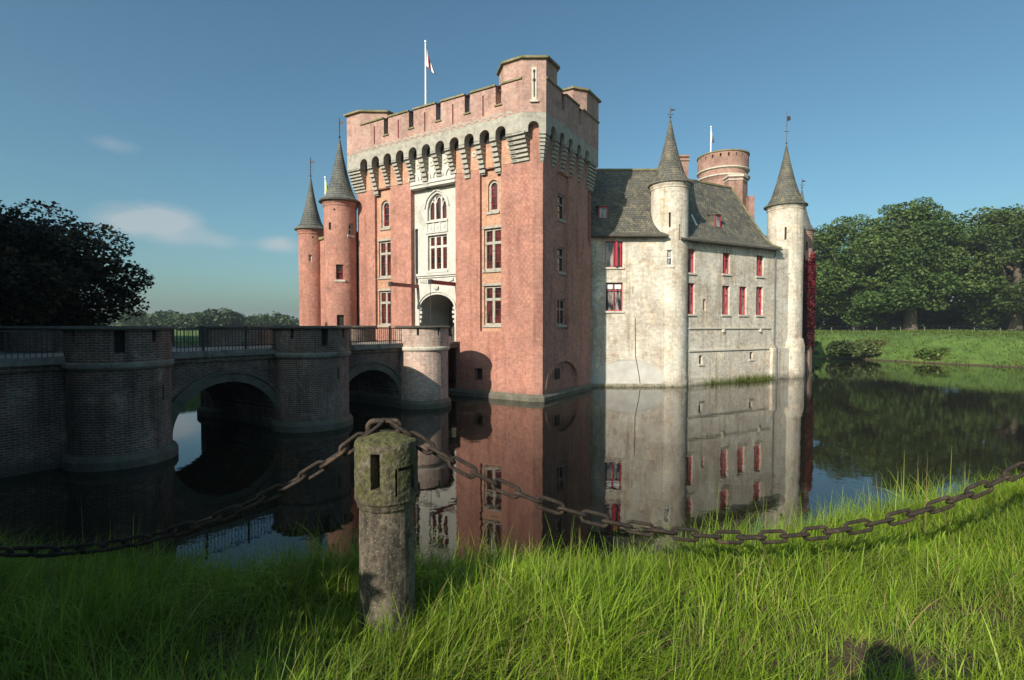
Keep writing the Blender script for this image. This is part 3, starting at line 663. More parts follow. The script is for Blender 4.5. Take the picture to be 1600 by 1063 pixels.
# curtain wall between the two left towers
cw = thing('curtain_wall', 'shaded brick wall running between the two spired brick towers', 'wall', (-12.24, 37.9, 0))
mb = MB(); mb.prism([(.3, 0), (-3.5, 3.3), (-3.5, 7), (4.5, 7), (3, .6)], -1, 11.0); mb.build('wall', M['brick_plain'], cw)
mb = MB(); mb.prism([(.3, -.1), (-3.6, 3.2), (-3.6, 7.1), (4.5, 7.1), (3, .5)], 11.0, 11.2); mb.build('coping', M['cope'], cw)
mb = MB(); mb.tube([(-1.6, 1.45, 0), (-1.6, 1.45, 10.2)], .06, 8); mb.build('downpipe', M['lead'], cw)

# ------------------------------------------------------------------ stone wing beside the gate tower
FA = lambda u, v, d: (u, d, v)
def wing_body(t, u0, u1, z1, back, holes, mat, name='wall', front_extra=None):
    mb = MB(); panel(mb, FA, u0, u1, -1, z1, holes, .25); mb.prism([(u0, .5), (u1, .5), (u1, back), (u0, back)], -1, z1)
    for u in (u0, u1): mb.poly([(u, 0, -1), (u, .5, -1), (u, .5, z1), (u, 0, z1)])
    return mb.build(name, mat, t)
def open_window(t, h, cols=2, tr_=(.7,)):
    return window(t, FA, h, .24, M['red_paint'], M['pane_blue'], cols, tr_, bar=.05, fbar=.055, sill=M['stone'])
w1 = thing('stone_wing', 'pale stone wing with two red framed windows next to the gate tower', 'castle wing', (0, 36.9, 0), 0, 'stone wings of the castle')
hs = [{'r': (6.62, 7.86, 8.5, 10.35)}, {'r': (6.66, 7.88, 5.4, 7.42)}]
wing_body(w1, 3.9, 11.0, 10.85, 8, hs, M['rubble'])
w = open_window(w1, hs[0], 2, ()); w['label'] = 'red framed casement with one leaf open'
mb = MB(); mb.mbox(FA, 7.30, 7.42, 8.55, 10.25, -.3, .12); mb.mbox(FA, 7.66, 7.74, 8.6, 10.2, .0, .14); build_each(mb, 'open_leaf', M['red_paint'], w)
w = open_window(w1, hs[1], 2, (.72,)); mb = MB(); mb.mbox(FA, 6.76, 7.2, 6.98, 7.3, .2, .235); mb.mbox(FA, 7.33, 7.78, 6.98, 7.3, .2, .235); build_each(mb, 'blind', M['white_paint'], w)
mb = MB(); arcband(mb, FA, arch_pts({'r': (5.6, 11.0, -.2, 1.9), 'arch': 1, 'rise': 1.7}, 22), .12, -.035, 0); mb.build('relieving_arch', M['stone'], w1)
mb = MB(); mb.poly([(x, -.006, y) for x, y in arch_pts({'r': (5.6, 11.0, -.2, 1.9), 'arch': 1, 'rise': 1.7}, 22)] + [(11, -.006, -.2), (5.6, -.006, -.2)][:0]); mb.build('arch_infill', M['white'], w1)
mb = MB(); mb.box(3.9, 11.0, -.12, 0, -.8, .22); mb.build('plinth', M['rubble'], w1)
mb = MB(); mb.tube([(8.76, -.03, 4.9), (8.8, -.03, 2.2), (9.05, -.03, .9), (9.2, -.03, -.2)], .022, 6); mb.build('lightning_conductor', M['iron'], w1)
mb = MB(); mb.mbox(FA, 8.58, 8.62, 6.6, 7.15, -.012, .0); mb.mbox(FA, 11.2, 11.24, 6, 6.3, -.01, 0); build_each(mb, 'wall_tie', M['iron'], w1)
def roofgrid(rows, cols):    # rows: list of (xL, xR, y, z); flat strips between rows, subdivided along x
    mb = MB(); L = 0
    for a, b_ in zip(rows, rows[1:]):
        l = math.hypot(b_[2] - a[2], b_[3] - a[3])
        for k in range(cols):
            p = lambda r, t: (r[0] + (r[1] - r[0]) * t, r[2], r[3] + (.05 * math.sin(t * 9 + r[3]) if 0 < t < 1 else 0)); t0, t1 = k / cols, (k + 1) / cols
            q = [p(a, t0), p(a, t1), p(b_, t1), p(b_, t0)]
            mb.poly(q, [(q[0][0], L), (q[1][0], L), (q[2][0], L + l), (q[3][0], L + l)])
        L += l
    return mb
r1 = [(3.8, 10.95, -.38, 10.62), (3.8, 10.95, -.38, 10.76), (3.8, 10.6, .2, 11.05), (3.8, 10.3, .75, 11.75), (3.8, 10.22, 1.5, 13.0), (3.8, 10.3, 2.4, 14.5), (3.8, 11.3, 3.7, 16.45), (3.8, 11.3, 7.6, 10.9)]
mb = roofgrid(r1, 14)
mb.poly([(10.95, -.38, 10.62), (10.95, -.38, 10.76), (10.6, .2, 11.05), (10.3, .75, 11.75), (10.22, 1.5, 13.0), (10.3, 2.4, 14.5), (11.3, 3.7, 16.45), (11.3, 3.7, 10.7), (10.95, 0, 10.62)])
mb.poly([(3.8, -.38, 10.62), (10.95, -.38, 10.62), (10.95, .3, 10.62), (3.8, .3, 10.62)])
rf = mb.build('roof', M['slate'], w1)
mb = MB(); mb.box(3.8, 11.3, 3.6, 3.8, 16.38, 16.52); mb.build('ridge', M['cope'], rf)
mb = MB(); mb.box(3.8, 10.98, -.5, -.38, 10.6, 10.72); mb.build('gutter', M['cope_dark'], rf)
def dormer(rf, x, y, z, w_, h_, d_):
    mb = MB(); mb.box(x - w_ / 2, x + w_ / 2, y, y + d_, z, z + h_); d = mb.build('dormer', M['slate'], rf)
    F = lambda u, v, dd: (x + u, y + dd, z + v)
    mb = MB()
    for a, b_, c, e_ in ((-w_ / 2, w_ / 2, h_ - .12, h_), (-w_ / 2, -w_ / 2 + .1, 0, h_ - .12), (w_ / 2 - .1, w_ / 2, 0, h_ - .12)): mb.mbox(F, a, b_, c, e_, -.05, 0)
    mb.build('dormer_frame', M['red_paint'], d)
    mb = MB(); mb.mbox(F, -w_ / 2 + .1, w_ / 2 - .1, .04, h_ - .12, -.02, 0); mb.build('pane', M['pane_blue'], d)
    mb = MB(); mb.hexa([(x - w_ / 2 - .08, y - .15, z + h_ + .003), (x + w_ / 2 + .08, y - .15, z + h_ + .003), (x + w_ / 2 + .08, y + d_ + .3, z + h_ + .15), (x - w_ / 2 - .08, y + d_ + .3, z + h_ + .15), (x - w_ / 2 - .08, y - .15, z + h_ + .08), (x + w_ / 2 + .08, y - .15, z + h_ + .08), (x + w_ / 2 + .08, y + d_ + .3, z + h_ + .23), (x - w_ / 2 - .08, y + d_ + .3, z + h_ + .23)]); mb.build('dormer_roof', M['slate'], d)
dormer(rf, 6.62, 1.0, 12.15, .7, .85, 1.2)

# ------------------------------------------------------------------ long wing with six windows
A2 = (13.73, 38.18); U2 = (.878, .479)
w2 = thing('stone_wing', 'longer pale stone wing with rows of narrow red windows, right of the middle round tower', 'castle wing', (*A2, 0), basis_rot(U2), 'stone wings of the castle')
hs2 = [{'r': (-1.15, -.4, 8.2, 9.95)}, {'r': (-1.15, -.4, 5.2, 7.45)}, {'r': (2.55, 3.38, 8.3, 9.9)}, {'r': (6.5, 7.38, 8.3, 9.95)},
       {'r': (2.55, 3.38, 5.2, 7.4)}, {'r': (4.5, 5.35, 5.2, 7.4)}, {'r': (6.5, 7.35, 5.2, 7.45)}]
small = [{'r': (.12, .48, 1.5, 2.15)}, {'r': (5.82, 6.2, 1.68, 2.25)}, {'r': (.48, .78, 5.5, 6.32)}]
wing_body(w2, -2.4, 10.6, 10.7, 8, hs2 + small, M['rubble'])
for i, h in enumerate(hs2): open_window(w2, h, 2, (.68,))
for h in small:
    mb = MB(); a, b_, c, d = h['r']; mb.mbox(FA, a, b_, c, d, .16, .24); mb.build('vent', M['dark'] if h is not small[2] else M['red_paint'], w2)
mb = MB()
for u0, u1, z in ((-1, 8.3, 4.1), (-1, 8.1, 2.45)): mb.mbox(FA, u0, u1, z, z + .1, -.09, 0)
for h in small[:2]: mb.mbox(FA, h['r'][0] - .12, h['r'][1] + .12, h['r'][2] - .12, h['r'][2] - .02, -.07, 0)
for u in (2.55, 6.9): mb.mbox(FA, u, u + .14, 3.85, 4.1, -.16, 0)
build_each(mb, 'string_course', M['stone'], w2)
mb = MB(); mb.mbox(FA, 8.35, 10.4, -1, 2.5, -.25, 0); mb.build('buttress', M['rubble'], w2)
mb = MB(); mb.mbox(FA, -2.4, 8.35, -.8, .18, -.14, 0); mb.build('plinth', M['rubble'], w2)
mb = MB(); mb.tube([(8.72, -.32, 0), (8.72, -.32, 2.6), (8.72, -.08, 2.9), (8.72, -.08, 10.5)], .055, 8); mb.build('downpipe', M['lead'], w2)
r2 = [(-2.3, 8.95, -.42, 10.45), (-2.3, 8.95, -.42, 10.6), (-2.3, 8.8, .3, 10.95), (-2.3, 8.65, .9, 11.65), (-2.3, 8.55, 1.7, 12.9), (-2.3, 8.5, 2.6, 14.3), (-2.3, 8.4, 4, 16.4), (-2.3, 8.4, 8, 10.8)]
mb = roofgrid(r2, 16)
mb.poly([(8.95, -.42, 10.45)] + [(r[1], r[2], r[3]) for r in r2[1:]])
mb.poly([(-2.3, -.42, 10.45), (8.95, -.42, 10.45), (8.95, .3, 10.45), (-2.3, .3, 10.45)])
rf = mb.build('roof', M['slate'], w2)
mb = MB(); mb.box(-2.3, 9.0, -.54, -.42, 10.42, 10.55); mb.build('gutter', M['cope_dark'], rf)
mb = MB()
for a, b_ in zip(r2[1:6], r2[2:7]):
    mb.hexa([(a[1] - .1, a[2], a[3] + .01), (a[1] + .08, a[2], a[3] + .01), (b_[1] + .08, b_[2], b_[3] + .01), (b_[1] - .1, b_[2], b_[3] + .01), (a[1] - .1, a[2], a[3] + .1), (a[1] + .08, a[2], a[3] + .1), (b_[1] + .08, b_[2], b_[3] + .1), (b_[1] - .1, b_[2], b_[3] + .1)])
mb.build('verge', M['cope'], rf)
dormer(rf, 3.3, 1.15, 12.05, .62, .95, 1.1)
mb = MB(); mb.box(-1.2, 8.3, 3.9, 4.1, 16.34, 16.48); mb.build('ridge', M['cope'], rf)
mb = MB(); mb.hexa([(.75, .98, 11.9), (.87, .98, 11.9), (.87, 1.5, 12.8), (.75, 1.5, 12.8), (.75, .93, 11.95), (.87, .93, 11.95), (.87, 1.45, 12.85), (.75, 1.45, 12.85)]); mb.build('roof_flashing', M['white_paint'], rf)

def chimney(label, x, y, w_, d_, z0, z1, mat=None):
    t = thing('chimney', label, 'chimney', (x, y, z0), 0, 'chimneys above the slate roofs'); h = z1 - z0
    mb = MB(); mb.box(-w_ / 2, w_ / 2, -d_ / 2, d_ / 2, 0, h - .5); mb.build('stack', M['brick_keep'], t)
    mb = MB(); mb.box(-w_ / 2 - .1, w_ / 2 + .1, -d_ / 2 - .1, d_ / 2 + .1, h - .5, h - .35); mb.box(-w_ / 2 + .04, w_ / 2 - .04, -d_ / 2 + .04, d_ / 2 - .04, h - .35, h - .15); mb.box(-w_ / 2 - .1, w_ / 2 + .1, -d_ / 2 - .1, d_ / 2 + .1, h - .15, h)
    mb.build('chimney_cap', M['brick_keep'], t)
chimney('narrow brick chimney rising behind the middle stone spire', 15.4, 47.2, .8, .8, 10, 19.6)
# back roof between long wing and corner tower
br_ = thing('rear_range', 'grey slate roof showing low between the long wing and corner tower', 'building', (21, 50, 0), .5)
mb = MB(); mb.prism([(-2, 0), (7, 0), (7, 6), (-2, 6)], -1, 12.6); mb.build('wall', M['brick_keep'], br_)
mb = roofgrid([(-2.2, 7.2, -.3, 12.3), (-2.2, 7.2, -.3, 12.5), (-2.2, 7.2, 3, 15.0), (-2.2, 7.2, 6.3, 12.4)], 6); mb.build('roof', M['slate_grey'], br_)
# wall linking corner tower and creeper tower
lw = thing('curtain_wall', 'brick wall behind the far right corner tower, under red creeper', 'wall', (24.0, 45.6, 0), math.atan2(3.2, 2.8))
mb = MB(); mb.box(0, 4.5, -.3, .6, -1, 11.5); mb.build('wall', M['brick_keep'], lw)

# ------------------------------------------------------------------ round keep
kp = thing('round_keep', 'stout round brick keep with battlements above the slate roof', 'tower', (21.46, 53.2, -1.15))
mb = MB(); R_ = 2.32
mb.lathe([(R_, 5), (R_, 19.9), (R_ + .14, 20.15), (R_ + .14, 20.3), (R_ + .02, 20.4), (R_ + .02, 20.85)], 0, 0, 48); mb.build('wall', M['brick_keep'], kp)
mb = MB(); mb.lathe([(R_ + .02, 20.85), (R_ + .2, 20.95), (R_ + .2, 21.05), (R_ + .05, 21.12)], 0, 0, 48); mb.lathe([(R_ + .1, 20.12), (R_ + .24, 20.2), (R_ + .24, 20.3), (R_ + .1, 20.36)], 0, 0, 48); mb.build('string_course', M['stone'], kp)
FK = cylF(R_ + .1, -PI / 2); mb = MB(); hk = []
for k in range(20):
    u = (k - 9.5) * 2 * PI * (R_ + .1) / 20; hk.append({'r': (u - .09, u + .09, 21.95, 22.32), 'depth': .35})
panel(mb, FK, -PI * (R_ + .1), PI * (R_ + .1), 21.1, 22.5, hk, .35, ustep=.3); mb.lathe([(R_ - .25, 21.1), (R_ - .25, 22.5)], 0, 0, 40); mb.build('parapet', M['brick_keep'], kp)
mb = MB(); mb.lathe([(R_ - .3, 22.5), (R_ + .18, 22.5), (R_ + .18, 22.62), (R_ - .3, 22.62)], 0, 0, 48); mb.build('coping', M['cope'], kp)
mb = MB(); mb.lathe([(0, 21.3), (R_ - .26, 21.3)], 0, 0, 40); mb.build('roof_deck', M['lead'], kp)
mb = MB()
mb.prism([(-.75, -3.3), (.55, -3.4), (1.35, -2.5), (1.35, -1), (-.75, -1)], 5, 19.7); o = mb.build('stair_turret', M['brick_keep'], kp)
mb = MB(); mb.prism([(-.85, -3.42), (.6, -3.52), (1.47, -2.55), (1.47, -1), (-.85, -1)], 19.7, 19.9); mb.prism([(-.8, -3.36), (.58, -3.46), (1.41, -2.52), (1.41, -1), (-.8, -1)], 19.4, 19.5); mb.build('string_course', M['stone'], o)
mb = MB(); mb.prism([(1.2, -3.3), (1.75, -3.3), (1.85, -3.1), (1.85, -1.5), (1.2, -1.5)], 5, 17.9); o = mb.build('buttress', M['brick_keep'], kp)

# ------------------------------------------------------------------ bridge
BX = (.565, .825); RB = (-4.9, 28.4); W = 6.0
bg = thing('arched_bridge', 'old shaded brick bridge with round bastions and two arches over the moat', 'bridge', (*RB, 0), basis_rot(BX))
NF = lambda u, v, d: (u, .35 + d, v); XF = lambda u, v, d: (u, W - .35 - d, v)
ar = [{'r': (-12.35, -8.35, -1, 2.2), 'arch': 1, 'rise': 1.85, 'depth': W - .7, 'bottom': False}, {'r': (-5.25, -1.45, -1, 2.16), 'arch': 1, 'rise': 1.7, 'depth': W - .7, 'bottom': False}]
mb = MB(); panel(mb, NF, -24, 1.55, -1, 3.2, ar); panel(mb, XF, -24, 1.55, -1, 3.2, [dict(a, depth=.01) for a in ar])
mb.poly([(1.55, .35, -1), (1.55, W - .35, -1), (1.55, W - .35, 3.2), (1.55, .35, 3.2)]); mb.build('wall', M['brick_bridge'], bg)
for a in ar:
    mb = MB(); arcband(mb, NF, arch_pts(a, 22), .32, -.06, .05); arcband(mb, NF, [(x, y) for x, y in arch_pts(dict(a, r=(a['r'][0] - .34, a['r'][1] + .34, -1, a['r'][3] + .34), rise=a['rise'] + .34), 22)], .09, -.12, .0); mb.build('arch_ring', M['stone'] if 0 else M['plinth'], bg)
mb = MB(); mb.box(-24, 1.7, .12, W - .12, 3.2, 3.38); mb.build('deck', M['gravel'], bg)
mb = MB(); mb.box(-24, 1.75, .05, .34, 3.21, 3.44); mb.box(-24, 1.75, W - .34, W - .05, 3.21, 3.44); mb.build('kerb', M['stone_dark'], bg)
mb = MB(); mb.box(-24, 1.6, .22, .34, 3.02, 3.2); mb.build('corbel_course', M['brick_bridge'], bg)
mb = MB()
for k in range(12): mb.box(1.8 + k * .22, 2.0 + k * .22, .9, W - .9, 3.22, 3.36)
mb.box(1.7, 4.5, 1.0, 1.2, 3.0, 3.2); mb.box(1.7, 4.5, W - 1.2, W - 1.0, 3.0, 3.2); mb.build('drawbridge_deck', M['timber'], bg)
def bastion(cx, cy, r, face, label, slots, loops):
    F0 = cylF(r, face); F = lambda u, v, d: tuple(np.add(F0(u, v, d), (cx, cy, 0)))
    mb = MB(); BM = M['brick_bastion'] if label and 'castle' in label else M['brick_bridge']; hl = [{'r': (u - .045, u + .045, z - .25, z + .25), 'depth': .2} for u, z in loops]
    panel(mb, F, -PI * r, PI * r, -1, 3.06, hl, .2, ustep=2 * PI * r / 36); b_ = mb.build('bastion', BM, bg)
    if label: b_['label'] = label
    if loops:
        mb = MB()
        for h in hl: mb.mbox(F, h['r'][0], h['r'][1], h['r'][2], h['r'][3], .1, .19)
        build_each(mb, 'loophole', M['dark'], b_)
    mb = MB(); mb.lathe([(r, 3.0), (r + .05, 3.03), (r + .10, 3.1), (r + .10, 3.2), (r + .03, 3.26)], cx, cy, 36); mb.build('string_course', M['stone_dark'] if label != 'bastion nearest the castle, its top catching the sun' else M['stone'], b_)  # pale stone on the sunlit bastion, darker copy on the shaded ones
    r2_ = r + .03; F1 = cylF(r2_, face); Fp = lambda u, v, d: tuple(np.add(F1(u, v, d), (cx, cy, 0))); mb = MB()
    hp = [{'r': (u - w_ / 2, u + w_ / 2, 3.85 - (w_ > .2) * .3, 4.24), 'depth': .3} for u, w_ in slots]
    panel(mb, Fp, -PI * r2_, PI * r2_, 3.24, 4.24, hp, .3, ustep=2 * PI * r2_ / 36)
    mb.lathe([(r2_ - .3, 3.3), (r2_ - .3, 4.24)], cx, cy, 36)
    mb.build('bastion_parapet', BM, b_)
    mb = MB()
    for h in hp: mb.mbox(Fp, h['r'][0], h['r'][1], h['r'][2], h['r'][3], .22, .29)
    build_each(mb, 'loophole', M['dark'], b_)
    mb = MB(); mb.lathe([(r2_ - .36, 4.24), (r2_ + .1, 4.24), (r2_ + .12, 4.29), (r2_ + .02, 4.36), (r2_ - .36, 4.36)], cx, cy, 36); mb.build('coping', M['cope_dark'], b_)
    mb = MB(); mb.lathe([(r + .16, -1), (r + .16, .25), (r + .1, .36), (r, .42)], cx, cy, 36); mb.build('plinth', M['plinth'], b_)
fn = -PI / 2 + .3
sl = lambda: [(-.9, .28), (0.05, .13), (1.0, .13), (2.2, .13), (-2.2, .13)]
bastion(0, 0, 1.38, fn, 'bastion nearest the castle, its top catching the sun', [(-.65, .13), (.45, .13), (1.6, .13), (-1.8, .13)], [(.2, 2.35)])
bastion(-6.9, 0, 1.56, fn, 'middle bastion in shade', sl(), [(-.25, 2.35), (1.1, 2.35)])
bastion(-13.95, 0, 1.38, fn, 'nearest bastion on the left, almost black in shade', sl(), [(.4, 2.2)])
bastion(0, W, 1.4, -fn, None, sl(), []); bastion(-6.9, W + .3, 1.6, -fn, None, sl(), []); bastion(-13.87, W, 1.7, -fn, None, sl(), [])
def railing(x0, x1, y, posts):
    mb = MB(); mb.box(x0, x1, y - .018, y + .018, 4.20, 4.24); mb.box(x0, x1, y - .018, y + .018, 3.58, 3.61)
    r_ = mb.build('railing', M['iron'], bg)
    mb = MB(); n = int((x1 - x0) / .13)
    for k in range(n + 1):
        x = x0 + (x1 - x0) * k / n; mb.box(x - .009, x + .009, y - .009, y + .009, 3.44, 4.2)
    mb.build('baluster', M['iron'], r_)
    for x in posts:
        mb = MB(); mb.box(x - .035, x + .035, y - .035, y + .035, 3.44, 4.36); mb.build('railing_post', M['iron'], r_)
railing(-12.2, -8.4, .2, (-11.3, -9.7)); railing(-5.4, -1.4, .2, (-4.7, -2.2)); railing(-12.2, -8.5, W - .2, (-11.5, -10.0)); railing(-5.3, -1.4, W - .2, (-4.0,)); railing(-24, -15.6, .2, (-23, -20, -17.5))
mb = MB(); mb.box(1.2, 2.1, -.15, .25, 3.2, 3.32); mb.box(1.9, 2.15, -.2, .3, 3.32, 3.75); mb.build('hinge_stone', M['white'], bg)

# ------------------------------------------------------------------ terrain and water
def shore_d(x, y):
    """distance outside the moat outline (positive on land)"""
    cx, cy, hx, hy, r = 16.0, 36.0, 37.0, 30.5, 9.0
    near = 5.35 + .40 * np.maximum(0, x - 1)              # near bank line
    right = 53 + .35 * (66 - y) * .25
    dy0 = near - y; dx1 = x - (44 + .0 * y + np.clip((66 - y) * .65, 0, 9.5)); dx0 = -23.5 - x; dy1 = y - (66 - .0 * x)
    wob = 1.2 * np.sin(x * .31 + y * .17) + .8 * np.sin(x * .13 - y * .4)
    far = np.where(y > 20, wob, 0)
    q1 = np.maximum(dx0, dx1); q2 = dy1
    out = np.maximum(np.maximum(q1, q2) + far * .6, dy0)
    return out, dy0
def height(x, y):
    x = np.asarray(x, float); y = np.asarray(y, float)
    d, dn = shore_d(x, y)
    nearbank = dn >= d - 1e-6
    wdt = np.where(nearbank, 2.5, np.where(x > 40, 9.0, np.where(x > -15, 17.0, 3.0)))
    t = np.clip(d / wdt, -.5, 1)
    s_ = np.where(t < 0, t * 3.0, np.where(nearbank, 1 - (1 - np.clip(t, 0, 1)) ** 2.0, t * t * (3 - 2 * t) * .45 + .55 * t))
    top = np.where(nearbank, 2.87, 3.25)
    z = np.where(t < 0, np.maximum(-1.2, s_), s_ * top)
    bumpy = .035 * np.sin(x * 5.1 + y * 2.3) + .03 * np.sin(x * 2.7 - y * 4.7) + .12 * np.sin(x * .23) * np.sin(y * .19) * (y > 20)
    return z + np.where(d > 0, bumpy * np.clip(d, 0, 1), 0)
def axis(segs):
    out = []
    for a, b_, st in segs: out += list(np.arange(a, b_, st))
    return np.array(out + [segs[-1][1]])
gx = axis([(-3000, -400, 400), (-400, -60, 20), (-60, -10, 1.5), (-10, 10, .2), (10, 70, 1.0), (70, 130, 6), (130, 400, 30), (400, 3000, 400)])
gy = axis([(-400, -20, 40), (-20, -2, 2), (-2, 8, .2), (8, 100, 1.0), (100, 160, 6), (160, 400, 30), (400, 4000, 450)])
X_, Y_ = np.meshgrid(gx, gy); Z_ = height(X_, Y_)
me = bpy.data.meshes.new('ground'); nx, ny = len(gx), len(gy)
vs = np.stack([X_.ravel(), Y_.ravel(), Z_.ravel()], 1)
ii = np.arange(nx * ny).reshape(ny, nx); q = np.stack([ii[:-1, :-1], ii[:-1, 1:], ii[1:, 1:], ii[1:, :-1]], -1).reshape(-1, 4)
me.from_pydata(vs.tolist(), [], q.tolist()); me.materials.append(M['ground'])
for p in me.polygons: p.use_smooth = True
o = bpy.data.objects.new('ground', me); COL.objects.link(o); o['kind'] = 'structure'
mb = MB(); mb.poly([(-60, 3, 0), (70, 3, 0), (70, 80, 0), (-60, 80, 0)]); o = mb.build('water', M['water']); o['kind'] = 'structure'

# ------------------------------------------------------------------ foliage meshes
def quads_mesh(name, cen, size, nrm_bias, mat, parent, rnd=None, asp=.55):
    """many small leaf faces; cen (N,3), random orientation"""
    n = len(cen); a = RNG.normal(size=(n, 3)); a[:, 2] *= .5; a /= np.linalg.norm(a, axis=1)[:, None]
    nn = RNG.normal(size=(n, 3)) + nrm_bias; b_ = np.cross(nn, a); b_ /= np.linalg.norm(b_, axis=1)[:, None] + 1e-9
    s_ = (size * RNG.uniform(.6, 1.35, n))[:, None]
    v = np.empty((n, 4, 3)); v[:, 0] = cen - a * s_ * .5; v[:, 1] = cen + b_ * s_ * asp * .5; v[:, 2] = cen + a * s_ * .5; v[:, 3] = cen - b_ * s_ * asp * .5
    me = bpy.data.meshes.new(name); me.vertices.add(4 * n); me.vertices.foreach_set('co', v.ravel())
    me.loops.add(4 * n); me.loops.foreach_set('vertex_index', np.arange(4 * n)); me.polygons.add(n)
    me.polygons.foreach_set('loop_start', np.arange(0, 4 * n, 4)); me.polygons.foreach_set('loop_total', np.full(n, 4))
    at = me.attributes.new('rnd', 'FLOAT', 'POINT'); r = RNG.random(n) if rnd is None else rnd
    at.data.foreach_set('value', np.repeat(r, 4)); me.update(calc_edges=True); me.materials.append(mat)
    o = bpy.data.objects.new(name, me); COL.objects.link(o)
    if parent is not None: o.parent = parent
    return o
def crown_points(blobs, n, fill=.35):
    blobs = np.array(blobs); w_ = blobs[:, 3] ** 2 * blobs[:, 4]; idx = RNG.choice(len(blobs), n, p=w_ / w_.sum())
    d = RNG.normal(size=(n, 3)); d /= np.linalg.norm(d, axis=1)[:, None]
    r = np.where(RNG.random(n) < fill, RNG.random(n) ** .6, RNG.uniform(.8, 1.08, n))
    B_ = blobs[idx]; p = B_[:, :3] + d * r[:, None] * np.stack([B_[:, 3], B_[:, 3], B_[:, 3] * B_[:, 4]], 1)
    return p, idx
def tree(name, label, x, y, z, trunk_h, H, Rx, leaves, lsize, mat, seed, group=None, trunk_r=.5, low=.15, rel=.62, nb=60, br=.2, flat=.7, top=1.0, skew=(0, 0)):
    """broad tree: crown made of many leafy boughs in an ellipsoid Rx wide between low*H and H"""
    rs = np.random.default_rng(seed)
    t = thing(name, label, 'tree', (x, y, z), 0, group)
    cz = H * (low + 1) / 2; rz = H * (1 - low) / 2; blobs = []
    while len(blobs) < nb:
        d = rs.normal(size=3); d /= np.linalg.norm(d); rr = rs.uniform(.45, .92) ** .8
        px, py, pz = d[0] * Rx * rr, d[1] * Rx * rr, d[2] * rz * rr
        if pz < 0: px *= 1.08; py *= 1.08
        b0 = Rx * br * rs.uniform(.7, 1.45)
        blobs.append((px + skew[0] * (pz / rz), py + skew[1], cz + pz, b0, flat * rs.uniform(.7, 1.1)))
    p, idx = crown_points(blobs, leaves)
    tone = rs.random(nb)[idx] * .5 + RNG.random(leaves) * .5
    quads_mesh('crown', p, lsize, np.array([-.3, -.5, 1.2]), mat, t, np.clip(tone, 0, 1), .7)
    mb = MB(); hh = cz
    mb.tube([(0, 0, -.5), (0, 0, .4), (.1, 0, trunk_h), (.2, .1, hh), (.1, .1, H * .82)], [trunk_r * 1.5, trunk_r * 1.1, trunk_r * .85, trunk_r * .55, trunk_r * .12], 10)
    for k in range(0, nb, max(1, nb // 14)):
        b_ = blobs[k]; z0 = trunk_h + rs.random() * (hh - trunk_h) * .8
        mb.tube([(.1, 0, z0), (b_[0] * .4, b_[1] * .4, (z0 * .6 + b_[2] * .4)), (b_[0], b_[1], b_[2])], [trunk_r * .4, trunk_r * .26, trunk_r * .06], 6)
    mb.build('trunk', M['bark'], t, smooth=True)
    return t
def gz(x, y): return float(height(x, y))
GT = 'big park trees beyond the meadow'
tree('oak_tree', 'broad dark green tree closest to the corner tower, beyond the water', 64, 96, gz(64, 96), 3.5, 21.8, 10.2, 42000, .50, M['leaf_oak'], 1, GT, .8, .02, nb=120, br=.21)
tree('oak_tree', 'tallest dome-topped tree with pale visible trunk in the middle of the group', 71.5, 93, gz(71.5, 93), 3.4, 23.4, 9.6, 42000, .50, M['leaf_oak'], 2, GT, 1.0, .06, nb=120, br=.21)
tree('oak_tree', 'spreading dark tree on the right with a short dark trunk in the open meadow', 86.5, 89, gz(86.5, 89), 2.8, 22.6, 11, 42000, .50, M['leaf_oak2'], 3, GT, .9, .08, nb=120, br=.21)
tree('oak_tree', 'dark tree cut off by the right edge of the picture', 97, 90, gz(97, 90), 3, 23.5, 11, 34000, .5, M['leaf_oak2'], 4, GT, .8, .05, nb=90, br=.2)
for k, (x, y) in enumerate(((92, 118), (106, 108), (120, 98))):
    tree('oak_tree', ['dark tree deep behind the spreading right tree', 'dark tree in the second row at the right edge', 'outermost dark tree beyond the right edge'][k], x, y, gz(x, y), 3, 16, 11, 16000, .65, M['leaf_oak2'], 60 + k, GT, .8, .0, nb=60)
tree('oak_tree', 'shaded tree filling the gap behind the two middle trees', 80, 112, gz(80, 112), 3, 17, 12, 18000, .6, M['leaf_oak2'], 5, GT, .8, .04, nb=60)
tree('oak_tree', 'low dark tree standing deep behind the corner tower side of the group', 66, 116, gz(66, 116), 3, 19, 11, 16000, .6, M['leaf_oak'], 6, GT, .8, .03, nb=60)
tree('yellowing_tree', 'yellow green tree showing just past the creeper tower', 72, 131, gz(72, 131), 3, 22, 9, 14000, .6, M['leaf_light'], 8, None, .6, .05, nb=50)
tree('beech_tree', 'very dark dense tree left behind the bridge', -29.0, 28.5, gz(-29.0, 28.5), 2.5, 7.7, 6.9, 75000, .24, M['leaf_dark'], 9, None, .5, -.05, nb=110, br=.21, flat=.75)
tree('beech_tree', 'lower dark tree joining the left edge of the picture behind the bridge', -28, 24.5, gz(-28, 24.5), 2.5, 5.2, 5.6, 30000, .25, M['leaf_dark'], 10, None, .5, .0, nb=70, br=.18)
